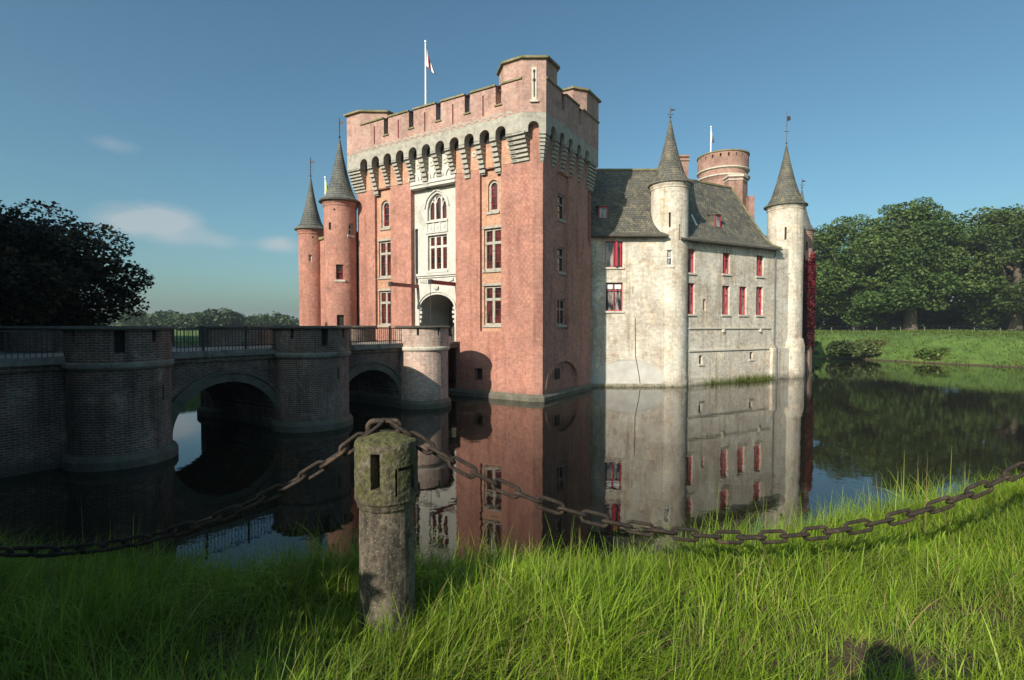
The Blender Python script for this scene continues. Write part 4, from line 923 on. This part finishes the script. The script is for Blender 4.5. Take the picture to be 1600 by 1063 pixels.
# trees standing beside and behind the viewpoint, whose shade covers the bridge and left bank
def sun_frame(p, q): return (p * .582 + q * .813, p * .813 - q * .582)
for k, (p, q_, H_, R_s) in enumerate(((-11, -10.2, 15.0, 6.2), (-11, -17.0, 14.2, 6.0), (-10, -24.5, 13.9, 6.2), (-11, -33, 17.5, 7), (-8, -41, 18.5, 7.5), (-6, -50, 18, 7.5))):
    x, y = sun_frame(p, q_)
    tree('lime_tree', ['lime tree nearest the viewpoint, left bank', 'second lime tree along the left bank', 'third lime tree, level with the bridge end', 'fourth lime tree of the avenue', 'fifth lime tree of the avenue', 'last lime tree of the avenue'][k],
         x, y, 2.8, 2.5, H_, R_s, 24000, .62, M['leaf_oak2'], 20 + k, 'avenue trees behind the viewpoint', .4, -.02, nb=60, br=.26, flat=1)
for k, (x, y, H_, R_s) in enumerate(((-15.5, 1.5, 12.0, 5), (-25, 3.5, 13, 6), (-21.5, 11.5, 11.6, 5.2), (-31, 17, 12.5, 6.5))):  # unseen extra trees, added to block skylight over the bridge and left side
    tree('lime_tree', ['unseen low lime tree added to darken the near end of the bridge', 'unseen lime tree added beside the bridge landing to block skylight', 'unseen lime tree added at the far side of the bridge landing to darken the left bastion', 'unseen lime tree added between the landing and the black tree to block its skylight'][k], x, y, 2.6, 2, H_, R_s, 16000, .55, M['leaf_oak2'], 70 + k, 'avenue trees behind the viewpoint', .35, -.02, nb=60, br=.26, flat=1)
for k in range(9):  # unseen row added behind the viewpoint to cut skylight in the shade
    x, y = sun_frame(-36 - 3 * (k % 2), -26 + k * 13)
    tree('skylight_block_tree', ['unseen tree added behind the viewpoint, ' + w_ for w_ in ('farthest left', 'second from the left', 'third from the left', 'left of the middle', 'in the middle', 'right of the middle', 'third from the right', 'second from the right', 'farthest right')][k],
         x, y, 2.9, 3, 13.5, 7.5, 5000, 1.3, M['leaf_oak2'], 80 + k, 'unseen trees added to cut skylight', .5, .0, nb=40, br=.26, flat=1)
# far trees on the left
for k, (x, y, H_, R_s, lb) in enumerate(((-98, 160, 4.6, 9, 'rounded hazy tree just right of the black tree, far off'), (-117, 168, 5.4, 8, 'hazy green tree touching the black tree, far off'), (-80, 170, 3.8, 9, 'low hazy tree in the distance above the first bridge arch'),
        (-150, 175, 6.5, 12, 'hazy tall tree mostly behind the black tree'), (-85, 150, 4.9, 6.5, 'dome-shaped hazy tree above the bridge railing'))):
    tree('distant_tree', lb, x, y, 3.1, 2, H_, R_s, 3500, 1.0, M['leaf_far'], 40 + k, 'distant trees left of the castle', .5, .0, nb=26, br=.3)
pts = []
for k in range(150):
    a = math.radians(RNG.uniform(92, 142) if k < 120 else RNG.uniform(38, 60)); D = RNG.uniform(300, 420); pts.append((D * math.cos(a), D * math.sin(a), 4 + RNG.uniform(-1, 1), RNG.uniform(8, 14), .32 + (.5 if k >= 120 else 0)))
p, idx = crown_points(pts, 22000)
tag(quads_mesh('far_wood', p, 2.4, np.array([0, -.5, 1]), M['leaf_far'], None), 'hazy strip of far woodland along the left horizon', 'wood', kind='stuff')
pts = [(50 + k * 2.2, 128 - k * .55 + RNG.uniform(-2, 2), 5.2 + RNG.uniform(-1, 1.2), RNG.uniform(2.6, 4), .9) for k in range(52)]
p, idx = crown_points(pts, 26000)
tag(quads_mesh('undergrowth', p, .8, np.array([0, -.5, 1]), M['leaf_oak2'], None), 'dark undergrowth closing the view beneath the park trees', 'undergrowth', kind='stuff')
# bank shrubs
def shrub(name, label, x, y, z, rx, rz, n, mat, ls, seed, nb=16, cat='bush'):
    rs = np.random.default_rng(seed); t = thing(name, label, cat, (x, y, z)); bl = []
    for k in range(nb): bl.append((rs.uniform(-1, 1) * rx * .8, rs.uniform(-.5, .5) * rx * .5, rs.uniform(.15, .7) * rz, rx * .25, min(1, rz / rx * 1.3)))
    p, idx = crown_points(bl, n); p[:, 2] = np.maximum(p[:, 2], .02)
    quads_mesh('foliage', p, ls, np.array([-.2, -.4, 1.3]), mat, t, np.clip(rs.random(nb)[idx] * .5 + RNG.random(n) * .5, 0, 1), .5)
    mb = MB()
    for k in range(5): mb.tube([(rs.uniform(-.3, .3), 0, -.2), (bl[k][0] * .6, bl[k][1], bl[k][2])], [.06, .03], 6)
    mb.build('stem', M['bark'], t)
shrub('waterside_bush', 'rounded dark glossy bush at the water edge under the meadow', 43.4, 65.6, .35, 3.2, 2.1, 5200, M['leaf_bush'], .42, 1)
shrub('sedge_mound', 'low yellow-green mound of sedge on the right bank', 50.5, 60.5, .3, 3.2, 1.5, 3500, M['sedge'], .5, 2, cat='plant')
shrub('dry_reed_clump', 'tawny reed clump right behind the waterside bush', 47.3, 68.5, .9, 2.2, 1.8, 1800, M['straw'] if 0 else M['leaf_light'], .5, 3, cat='plant')
shrub('upright_shrub', 'small dark pointed shrub by the creeper tower', 37.2, 64.2, .35, .9, 2.6, 1200, M['leaf_bush'], .3, 4, 8)
n = 46000; mx_ = RNG.uniform(30, 84, n); my_ = 52 + 40 * RNG.random(n) ** 1.3; zz_ = height(mx_, my_); kp_ = (zz_ > .02) & (np.abs(mx_ / my_) < 1.05) & (RNG.random(n) < .35 + .65 * (np.sin(mx_ * .9 + 2 * np.sin(my_ * .7)) * np.sin(my_ * .8) > -.1)); mx_, my_, zz_ = mx_[kp_], my_[kp_], zz_[kp_]; n = len(mx_)
MEADOW = (mx_, my_, zz_)
shrub('shade_bush', 'unseen leafy bush added at the left behind the viewpoint to shade the grass', *sun_frame(-2.6, -4.15), 2.75, 3.1, 3.1, 30000, M['leaf_bush'], .16, 7, 34)  # unseen bush, added to shade the lower left grass
# meadow fence
fx = [(38 + k * 2.9, 84 - k * .9) for k in range(19)]
fe = thing('meadow_fence', 'weathered post and wire fence along the top of the meadow', 'fence', (fx[0][0], fx[0][1], 0))
for k, (x, y) in enumerate(fx):
    z = gz(x, y); mb = MB(); l = random.uniform(-.06, .06); mb.tube([(x - fx[0][0], y - fx[0][1], z - .3), (x - fx[0][0] + l, y - fx[0][1], z + .85)], [.07, .055], 7); mb.build('post', M['timber'], fe)
mb = MB()
for dz in (.5, .95): mb.tube([(x - fx[0][0], y - fx[0][1], gz(x, y) + dz) for x, y in fx], .012, 4)
mb.build('wire', M['iron'], fe)

# creeper on the small tower and wall
n = 5200; a = RNG.uniform(-2.6, -.1, n); zc = 2.2 + RNG.beta(1.6, 1.5, n) * 8.6; zc = zc + .5 * np.sin(a * 5)
r = .97 + RNG.uniform(0, .22, n); p = np.stack([r * np.cos(a), r * np.sin(a), zc], 1)
cr = thing('red_creeper', 'crimson creeper hanging over the small brick tower', 'climbing plant', (27.0, 48.6, 0))
quads_mesh('foliage', p, .28, np.array([0, -.8, .6]), M['leaf_red'], cr, np.clip((zc - 3) / 8 * .6 + RNG.random(n) * .45, 0, 1), .8)
mb = MB()
for k in range(5): aa = -2.2 + k * .4; mb.tube([(.99 * math.cos(aa), .99 * math.sin(aa), 0), (.99 * math.cos(aa + .1), .99 * math.sin(aa + .1), 5), (.99 * math.cos(aa - .1), .99 * math.sin(aa - .1), 9.5)], [.04, .03, .01], 5)
mb.build('stem', M['bark'], cr)

# ------------------------------------------------------------------ grass
def blades(name, bx, by, bz, L, Wd, lean, az, mat, rnd, seg=4, curl=1.0):
    n = len(bx); k = np.linspace(0, 1, seg + 1)
    ang = lean[:, None] * (0.35 + curl * k[None, :] * 1.1); ds = (L / seg)[:, None]
    hx = np.concatenate([np.zeros((n, 1)), np.cumsum(np.sin(ang[:, 1:]) * ds, 1)], 1); hz = np.concatenate([np.zeros((n, 1)), np.cumsum(np.cos(ang[:, 1:]) * ds, 1)], 1)
    cxs = bx[:, None] + hx * np.cos(az)[:, None]; cys = by[:, None] + hx * np.sin(az)[:, None]; czs = bz[:, None] + hz
    wa = az + PI / 2 + RNG.normal(0, .5, n); ww = Wd[:, None] * np.array([.8] + [1.0 - .9 * (t ** 1.5) for t in k[1:]])[None, :] * .5
    wx = np.cos(wa)[:, None] * ww; wy = np.sin(wa)[:, None] * ww
    v = np.empty((n, seg + 1, 2, 3)); v[:, :, 0, 0] = cxs - wx; v[:, :, 1, 0] = cxs + wx; v[:, :, 0, 1] = cys - wy; v[:, :, 1, 1] = cys + wy; v[:, :, 0, 2] = czs; v[:, :, 1, 2] = czs
    base = (np.arange(n) * (seg + 1) * 2)[:, None]; s_ = np.arange(seg)[None, :] * 2
    f = np.stack([base + s_, base + s_ + 1, base + s_ + 3, base + s_ + 2], -1).reshape(-1, 4); nf = len(f)
    me = bpy.data.meshes.new(name); me.vertices.add(n * (seg + 1) * 2); me.vertices.foreach_set('co', v.ravel())
    me.loops.add(nf * 4); me.loops.foreach_set('vertex_index', f.ravel()); me.polygons.add(nf)
    me.polygons.foreach_set('loop_start', np.arange(0, nf * 4, 4)); me.polygons.foreach_set('loop_total', np.full(nf, 4))
    at = me.attributes.new('rnd', 'FLOAT', 'POINT'); at.data.foreach_set('value', np.repeat(rnd, (seg + 1) * 2))
    ul = me.uv_layers.new(name='UVMap'); tv = np.tile(np.stack([k[:-1], k[:-1], k[1:], k[1:]], 1)[None], (n, 1, 1)).reshape(-1)
    ul.data.foreach_set('uv', np.stack([np.zeros_like(tv), tv], 1).ravel()); me.update(calc_edges=True)
    me.polygons.foreach_set('use_smooth', np.ones(nf, bool)); me.materials.append(mat)
    o = bpy.data.objects.new(name, me); COL.objects.link(o); return o
mx_, my_, zz_ = MEADOW; n = len(mx_); edge = zz_ < .7
o = blades('meadow_grass', mx_, my_, zz_ - .03, RNG.uniform(.2, .5, n) * np.where(edge, 1.3, 1), RNG.uniform(.05, .13, n), np.abs(RNG.normal(.7, .3, n)), RNG.uniform(0, 6.28, n), M['sedge'], np.clip(RNG.random(n) * .8 + .2 * edge, 0, 1), seg=2)
tag(o, 'rough green meadow grass on the far bank', 'grass', kind='stuff')
def crest(x): return 3.15 + .40 * np.maximum(0, x - 1)
NT = 22500                                   # tufts
tx = RNG.uniform(-6.2, 8.0, NT * 2); ty = RNG.uniform(.75, 6.4, NT * 2)
dens = np.ones_like(tx)
bare = .95 * np.exp(-(((tx - 1.8) / .42) ** 2 + ((ty - 2.2) / .16) ** 2)) + .7 * np.exp(-(((tx - 2.5) / .45) ** 2 + ((ty - 2.62) / .16) ** 2)) + .7 * np.exp(-(((tx - .75) / .22) ** 2 + ((ty - 2.38) / .13) ** 2)) + .5 * np.exp(-(((tx - .05) / .2) ** 2 + ((ty - 2.2) / .12) ** 2))
keep = (RNG.random(len(tx)) > bare * .93) & (np.abs(tx) < ty * 1.3 + .9) & (ty < crest(tx) + 1.5) & ((tx + .64) ** 2 + (ty - 2.6) ** 2 > .16 ** 2)
tx, ty, bare = tx[keep], ty[keep], bare[keep]
taz = 1.1 * np.sin(tx * 1.7 + ty * 2.1) + .9 * np.sin(ty * 3.1 - tx * .8) + RNG.normal(0, .9, len(tx)) + .2
tl = (.185 + .06 * np.sin(tx * 2.3 + 1) * np.sin(ty * 3.3) + RNG.normal(0, .045, len(tx))) * (1 - .5 * np.clip(bare, 0, 1))
nbld = 12
bx = np.repeat(tx, nbld) + RNG.normal(0, .03, len(tx) * nbld); by = np.repeat(ty, nbld) + RNG.normal(0, .03, len(tx) * nbld)
L = np.clip(np.repeat(tl, nbld) * RNG.uniform(.6, 1.75, len(bx)), .07, .55); az = np.repeat(taz, nbld) + RNG.normal(0, 1.0, len(bx))
rnd = np.clip(np.repeat(RNG.random(len(tx)), nbld) * .55 + RNG.random(len(bx)) * .33, 0, .86)
rnd = np.where(RNG.random(len(bx)) < .035 + .5 * np.repeat(np.clip(bare, 0, 1), nbld) * .6, RNG.uniform(.92, 1, len(bx)), rnd)
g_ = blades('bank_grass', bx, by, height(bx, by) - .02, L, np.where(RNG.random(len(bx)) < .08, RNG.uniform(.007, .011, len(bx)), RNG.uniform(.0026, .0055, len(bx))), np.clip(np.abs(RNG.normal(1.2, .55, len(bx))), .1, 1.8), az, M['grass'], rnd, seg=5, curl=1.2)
tag(g_, 'long bright green grass covering the near bank', 'grass', kind='stuff')
# dry stalks at the near water edge
def stalks(label, spots):
    xs, ys = [], []
    for x, y, n, s_ in spots:
        xs += list(RNG.normal(x, s_, n)); ys += list(RNG.normal(y, s_, n))
    xs = np.array(xs); ys = np.array(ys); n = len(xs)
    o = blades('tall_grass', xs, ys, height(xs, ys), RNG.uniform(.3, .68, n), RNG.uniform(.004, .008, n), np.abs(RNG.normal(.12, .1, n)), RNG.uniform(0, 6.28, n), M['grass'], RNG.uniform(.86, 1, n), curl=.6)
    tag(o, label, 'tall grass', kind='stuff')
stalks('tall dry grass stalks rising from the bank edge over the water', [(-2.0, 3.8, 4, .15), (-1.5, 3.9, 5, .12), (-.9, 4.0, 2, .1), (.45, 3.7, 6, .06), (1.9, 3.9, 5, .3), (3.0, 4.3, 8, .25), (3.7, 4.6, 6, .15), (4.3, 4.7, 4, .2), (-3.2, 3.9, 6, .3)])
# weeds along the castle walls
n = 700; s_ = RNG.uniform(.3, 8.4, n) ** 1.0; s_ = np.where(RNG.random(n) < .6, RNG.normal(5.6, 1.5, n).clip(.2, 8.4), s_)
wx = A2[0] + U2[0] * s_ + .479 * RNG.uniform(.1, .5, n); wy = A2[1] + U2[1] * s_ - .878 * RNG.uniform(.2, .5, n)
wx = np.append(wx, RNG.uniform(5.2, 11.4, 160)); wy = np.append(wy, RNG.uniform(36.4, 36.7, 160)); n = len(wx)
Ls = RNG.uniform(.15, .75, n); Ls[700:] *= .4
o = blades('wall_foot_weeds', wx, wy, np.zeros(n) - .05, Ls, RNG.uniform(.02, .045, n), np.abs(RNG.normal(.4, .25, n)), RNG.uniform(0, 6.28, n), M['sedge'], RNG.random(n)); tag(o, 'tufts of green weeds growing at the foot of the pale castle walls', 'weeds', kind='stuff')

# ------------------------------------------------------------------ bollards and chains
PX, PY = -.64, 2.62; PZ = gz(PX, PY)
def bollard(label, x, y):
    z0 = gz(x, y) - .15; zt = 3.83 - z0
    t = thing('bollard', label, 'bollard', (x, y, z0), 0, 'stone bollards along the bank'); n = 48
    mb = MB(); mb.lathe([(.150, 0), (.148, .12), (.142, .25), (.137, .55), (.134, zt - .36), (.135, zt - .34)], 0, 0, n)
    o = mb.build('shaft', M['concrete'], t, smooth=True)
    tex = bpy.data.textures.get('pit') or bpy.data.textures.new('pit', 'CLOUDS'); tex.noise_scale = .035; tex.noise_depth = 4
    def rough_(o, lv, s_):
        sd = o.modifiers.new('s', 'SUBSURF'); sd.subdivision_type = 'SIMPLE'; sd.levels = sd.render_levels = lv
        dm = o.modifiers.new('d', 'DISPLACE'); dm.texture = tex; dm.strength = s_; dm.mid_level = .5
    rough_(o, 2, .012)
    face = math.atan2(-y, -x); F = cylF(.157, face); mb = MB(); hl = []
    a = lambda deg: math.radians(deg) * .157
    for c in (-20, 158, 112, -110): hl.append({'r': (a(c - 8.5), a(c + 8.5), zt - .225, zt - .05), 'depth': .07})
    hl += [{'r': (a(15), a(20), zt - .265, zt - .125), 'depth': .05}, {'r': (a(20), a(58), zt - .142, zt - .125), 'depth': .03}, {'r': (a(50), a(58), zt - .24, zt - .142), 'depth': .06}]
    panel(mb, F, a(-180), a(180), zt - .30, zt - .03, hl, .07, ustep=a(7.5))
    mb.lathe([(.135, zt - .345), (.146, zt - .335), (.150, zt - .31), (.157, zt - .30)], 0, 0, n)
    mb.lathe([(.157, zt - .03), (.155, zt - .012), (.145, zt - .002), (.09, zt + .014), (.05, zt + .028), (0, zt + .03)], 0, 0, n)
    o = mb.build('head', M['concrete'], t, smooth=False, merge=True); rough_(o, 3, .011)
    mb = MB()
    for h in hl: r_ = h['r']; mb.mbox(F, r_[0] - .01, r_[1] + .01, r_[2] - .01, r_[3] + .01, h['depth'] - .004, h['depth'] + .005, n=3)
    mb.build('socket', M['dark'], t)
    return zt + z0
ztop = bollard('mossy concrete bollard in the foreground carrying both chain spans', PX, PY)
P2 = (3.55, 3.0); P0 = (-4.55, 2.75)
bollard('concrete bollard just beyond the right edge of the picture', *P2); bollard('concrete bollard just beyond the left edge of the picture', *P0)
# one link mesh
def link_mesh(len_=.170, wid=.074, r=.0100):
    mb = MB(); st = (len_ - wid) / 2; R_ = wid / 2 - r; path = []
    for k in range(13): a = -PI / 2 + PI * k / 12; path.append((st + R_ * math.cos(a), R_ * math.sin(a), 0))
    for k in range(13): a = PI / 2 + PI * k / 12; path.append((-st + R_ * math.cos(a), R_ * math.sin(a), 0))
    N = len(path); rings = []
    for i, p_ in enumerate(path):
        tn = (Vector(path[(i + 1) % N]) - Vector(path[i - 1])).normalized(); s_ = tn.cross(Vector((0, 0, 1)))
        rr = r * random.uniform(.92, 1.1)
        rings.append([Vector(p_) + (s_ * math.cos(2 * PI * k / 9) + Vector((0, 0, 1)) * math.sin(2 * PI * k / 9)) * rr for k in range(9)])
    for i in range(N):
        A_, B_ = rings[i], rings[(i + 1) % N]
        for k in range(9): mb.poly([A_[k], A_[(k + 1) % 9], B_[(k + 1) % 9], B_[k]])
    return mb
lk = link_mesh().build('link', M['rust'], None, smooth=True); link_me = lk.data; bpy.data.objects.remove(lk)
def chain(label, A_, B_, sag, pitch=.126):
    t = thing('chain', label, 'chain', A_, 0, 'rusty chain spans between the bollards')
    A_ = Vector(A_); B_ = Vector(B_); N = 400; pts_ = []
    for k in range(N + 1):
        s = k / N; p_ = A_.lerp(B_, s); c = 4 * s * (1 - s)
        w_ = 1.35; cat = (math.cosh(w_) - math.cosh(w_ * (2 * s - 1))) / (math.cosh(w_) - 1); p_.z -= sag * cat; pts_.append(p_)
    acc = [0]
    for a, b_ in zip(pts_, pts_[1:]): acc.append(acc[-1] + (b_ - a).length)
    n = int(acc[-1] / pitch)
    for i in range(n + 1):
        s = min(acc[-1] - 1e-6, (i + .0) * pitch); j = int(np.searchsorted(acc, s)); j = min(max(j, 1), N); f = (s - acc[j - 1]) / (acc[j] - acc[j - 1])
        p_ = pts_[j - 1].lerp(pts_[j], f); tn = (pts_[j] - pts_[j - 1]).normalized()
        side = tn.cross(Vector((0, 0, 1))).normalized(); up = side.cross(tn)
        tw = (PI / 2 if i % 2 else 0) + math.radians(20) + random.uniform(-.2, .2)
        yy = side * math.cos(tw) + up * math.sin(tw); zz_ = tn.cross(yy)
        o = bpy.data.objects.new('link', link_me); COL.objects.link(o); o.parent = t
        o.matrix_local = Matrix.Translation(p_ - A_) @ Matrix((tn, yy, zz_)).transposed().to_4x4()
zc_ = ztop + .04
chain('rusty chain span hanging over the sunlit grass on the right', (PX + .07, PY, zc_), (P2[0] - .05, P2[1], zc_ + .06), .66)
chain('dark chain span hanging over the shaded grass on the left', (PX - .07, PY, zc_), (P0[0] + .05, P0[1], zc_ + .0), .66)
mb = link_mesh(.19, .095, .0155); mb.v = [(v_[0], v_[2], v_[1]) for v_ in mb.v]
o = mb.build('chain_shackle', M['rust'], None, smooth=True); o.location = (PX - .01, PY, ztop + .05); o.rotation_euler = (0, 0, .1)
tag(o, 'heavy iron loop standing on the foreground bollard and joining the chains', 'shackle')

# ------------------------------------------------------------------ the photographer, standing behind the lens
def person(x, y, z):
    J = {'pel': (0, 0, .95), 'spi': (0, .01, 1.18), 'che': (0, -.01, 1.36), 'nec': (0, -.0, 1.48), 'hb': (0, .02, 1.56), 'ht': (0, .03, 1.64),
         'sl': (-.18, -.01, 1.41), 'el': (-.27, .06, 1.16), 'wl': (-.09, .13, 1.43), 'sr': (.18, -.01, 1.41), 'er': (.28, .06, 1.18), 'wr': (.10, .13, 1.45),
         'hl': (-.10, 0, .90), 'kl': (-.12, .03, .50), 'al': (-.13, -.02, .09), 'tl': (-.15, .15, .03), 'hr': (.10, 0, .90), 'kr': (.13, .03, .50), 'ar': (.15, -.02, .09), 'tr': (.17, .15, .03)}
    Rr = {'pel': .15, 'spi': .14, 'che': .15, 'nec': .06, 'hb': .085, 'ht': .10, 'sl': .07, 'sr': .07, 'el': .048, 'er': .048, 'wl': .032, 'wr': .032, 'hl': .1, 'hr': .1, 'kl': .065, 'kr': .065, 'al': .045, 'ar': .045, 'tl': .035, 'tr': .035}
    E_ = [('pel', 'spi'), ('spi', 'che'), ('che', 'nec'), ('nec', 'hb'), ('hb', 'ht'), ('che', 'sl'), ('sl', 'el'), ('el', 'wl'), ('che', 'sr'), ('sr', 'er'), ('er', 'wr'), ('pel', 'hl'), ('hl', 'kl'), ('kl', 'al'), ('al', 'tl'), ('pel', 'hr'), ('hr', 'kr'), ('kr', 'ar'), ('ar', 'tr')]
    for s_, w_ in (('l', 'wl'), ('r', 'wr')):
        sg = -1 if s_ == 'l' else 1; wx_, wy_, wz_ = J[w_]
        J['p' + s_] = (wx_ - sg * .02, wy_ + .03, wz_ + .05); Rr['p' + s_] = .03; E_.append((w_, 'p' + s_))
        for f in range(4):
            a_ = J['p' + s_]; k1 = f's{s_}{f}a'; k2 = f's{s_}{f}b'
            J[k1] = (a_[0] - sg * .02, a_[1] + .04, a_[2] + .035 - f * .02); J[k2] = (a_[0] - sg * .055, a_[1] + .035 + (.006 * (f % 2)), a_[2] + .035 - f * .021)
            Rr[k1] = .009; Rr[k2] = .008; E_ += [('p' + s_, k1), (k1, k2)]
        J['t' + s_ + 'h'] = (J['p' + s_][0] - sg * .045, J['p' + s_][1] - .01, J['p' + s_][2] + .0); Rr['t' + s_ + 'h'] = .01; E_.append(('p' + s_, 't' + s_ + 'h'))
    keys = list(J); me = bpy.data.meshes.new('person'); me.from_pydata([J[k] for k in keys], [(keys.index(a), keys.index(b_)) for a, b_ in E_], [])
    o = bpy.data.objects.new('person', me); COL.objects.link(o); sk = o.modifiers.new('skin', 'SKIN'); sk.use_smooth_shade = True
    for k, sv in zip(keys, me.skin_vertices[0].data): sv.radius = (Rr[k], Rr[k]); sv.use_root = (k == 'pel')
    ss = o.modifiers.new('sub', 'SUBSURF'); ss.levels = ss.render_levels = 2
    me.materials.append(M['jacket']); o.location = (x, y, z)
    tag(o, 'photographer in a dark jacket standing on the bank holding a camera to the face', 'person')
    mb = MB(); mb.lathe([(0, 1.50), (.06, 1.51), (.082, 1.58), (.092, 1.66), (.085, 1.71), (.05, 1.745), (0, 1.755)], 0, .03, 20); h = mb.build('hair', M['hair'], o, smooth=True)
    mb = MB(); mb.lathe([(0, 1.50), (.05, 1.52), (.065, 1.58), (.066, 1.66), (.03, 1.70), (0, 1.705)], 0, .075, 16); mb.lathe([(0, 1.585), (.012, 1.59), (0, 1.625)], 0, .145, 8); mb.build('face', M['skin'], o, smooth=True)
    return o
PGZ = gz(.0, -.3)
person(0.0, -.215, 4.4 - 1.585)
mb = MB(); mb.box(-.07, .07, -.045, .0, -.05, .04); mb.box(-.03, .03, -.04, 0, .04, .065); cb = thing('hand_camera', 'black camera held up at the photographer face', 'camera', (0, -.12, 4.4)); mb.build('body', M['plastic'], cb)
mb = MB(); mb.tube([(0, 0, -.005), (0, .05, -.005)], [.035, .038], 20); mb.build('lens', M['plastic'], cb)

# ------------------------------------------------------------------ camera, light, sky
cam = bpy.data.cameras.new('camera'); co = bpy.data.objects.new('camera', cam); COL.objects.link(co)
cam.sensor_width = 36; cam.lens = 809 / 1600 * 36; cam.clip_start = .02; cam.clip_end = 9000
co.location = (0, 0, 4.4); co.rotation_euler = (math.radians(90) - math.atan(23.5 / 809), 0, 0); sc.camera = co
sun = bpy.data.lights.new('sun', 'SUN'); sun.energy = 5.0; sun.angle = math.radians(.53); sun.color = (1, .93, .82)
so = bpy.data.objects.new('sun', sun); COL.objects.link(so)
d = Vector((for_sun[0] * math.cos(SUN_EL), for_sun[1] * math.cos(SUN_EL), -math.sin(SUN_EL)))
so.rotation_euler = d.to_track_quat('-Z', 'Y').to_euler()
w = bpy.data.worlds.new('World'); sc.world = w; w.use_nodes = True; nt = w.node_tree; nt.nodes.clear()
out = nt.nodes.new('ShaderNodeOutputWorld'); bgd = nt.nodes.new('ShaderNodeBackground'); sky = nt.nodes.new('ShaderNodeTexSky')
sky.sky_type = 'NISHITA'; sky.sun_disc = False; sky.sun_elevation = SUN_EL; sky.sun_rotation = math.atan2(-for_sun[0], -for_sun[1])
sky.altitude = 0; sky.air_density = 1.0; sky.dust_density = 2.2; sky.ozone_density = 2.0
tc = node(nt, 'ShaderNodeTexCoord'); dirv = tc.outputs['Generated']
def clump(px, py, sx, sy):      # cloud bank around one direction of the sky
    az_ = math.atan2(px - 800, 809); el_ = math.atan2(508 - py, math.hypot(809, px - 800)); c_ = (math.sin(az_) * math.cos(el_), math.cos(az_) * math.cos(el_), math.sin(el_))
    s_ = sep(nt, dirv); hx_ = math_(nt, 'SUBTRACT', s_[0], c_[0]); hz_ = math_(nt, 'SUBTRACT', s_[2], c_[2])
    q_ = math_(nt, 'ADD', math_(nt, 'POWER', math_(nt, 'ABSOLUTE', math_(nt, 'DIVIDE', hx_, sx)), 2), math_(nt, 'POWER', math_(nt, 'ABSOLUTE', math_(nt, 'DIVIDE', hz_, sy)), 2))
    return math_(nt, 'MULTIPLY', math_(nt, 'POWER', 2.718, math_(nt, 'MULTIPLY', q_, -1)), math_(nt, 'GREATER_THAN', s_[1], 0))
mask = None
for (px, py, sx, sy, am) in ((215, 345, .045, .022, 1.0), (262, 350, .04, .028, 1.25), (340, 378, .04, .014, .6), (440, 383, .03, .014, 1.3), (190, 230, .03, .014, .55)):
    c_ = math_(nt, 'MULTIPLY', clump(px, py, sx, sy), am); mask = c_ if mask is None else math_(nt, 'ADD', mask, c_)
nz = noise(nt, scaled(nt, dirv, (1, 1, 2.0)), 13, 8, .62, .3)
cm = ramp(nt, math_(nt, 'MULTIPLY', mask, nz), [(.12, 0), (.62, 1)])
tint = mix(nt, 1, sky.outputs[0], (.78, 1.09, 1.06), 'MULTIPLY')
colr = mix(nt, math_(nt, 'MULTIPLY', cm, .55), tint, (5.2, 5.2, 5.2))
nt.links.new(colr, bgd.inputs[0]); bgd.inputs[1].default_value = .098; nt.links.new(bgd.outputs[0], out.inputs[0])
sc.view_settings.view_transform = 'Standard'; sc.view_settings.look = 'None'; sc.view_settings.exposure = .25; sc.view_settings.gamma = 1
sc.render.resolution_x = 1024; sc.render.resolution_y = 680
sc.cycles.max_bounces = 6; sc.cycles.transparent_max_bounces = 4; sc.cycles.use_denoising = True
HAZE = True
if HAZE:
    mb = MB(); mb.box(-4200, 4200, -400, 4300, -3.5, 29.5); hz = mb.build('haze', new_mat('haze_air')[0])
    nt = hz.data.materials[0].node_tree; nt.nodes.clear()
    o_ = nt.nodes.new('ShaderNodeOutputMaterial'); v_ = nt.nodes.new('ShaderNodeVolumePrincipled'); v_.inputs['Color'].default_value = (.85, .92, 1, 1); v_.inputs['Density'].default_value = .00045; v_.inputs['Anisotropy'].default_value = .2
    nt.links.new(v_.outputs[0], o_.inputs['Volume']); hz['kind'] = 'stuff'; hz['label'] = 'thin morning haze in the air'; hz.display_type = 'WIRE'
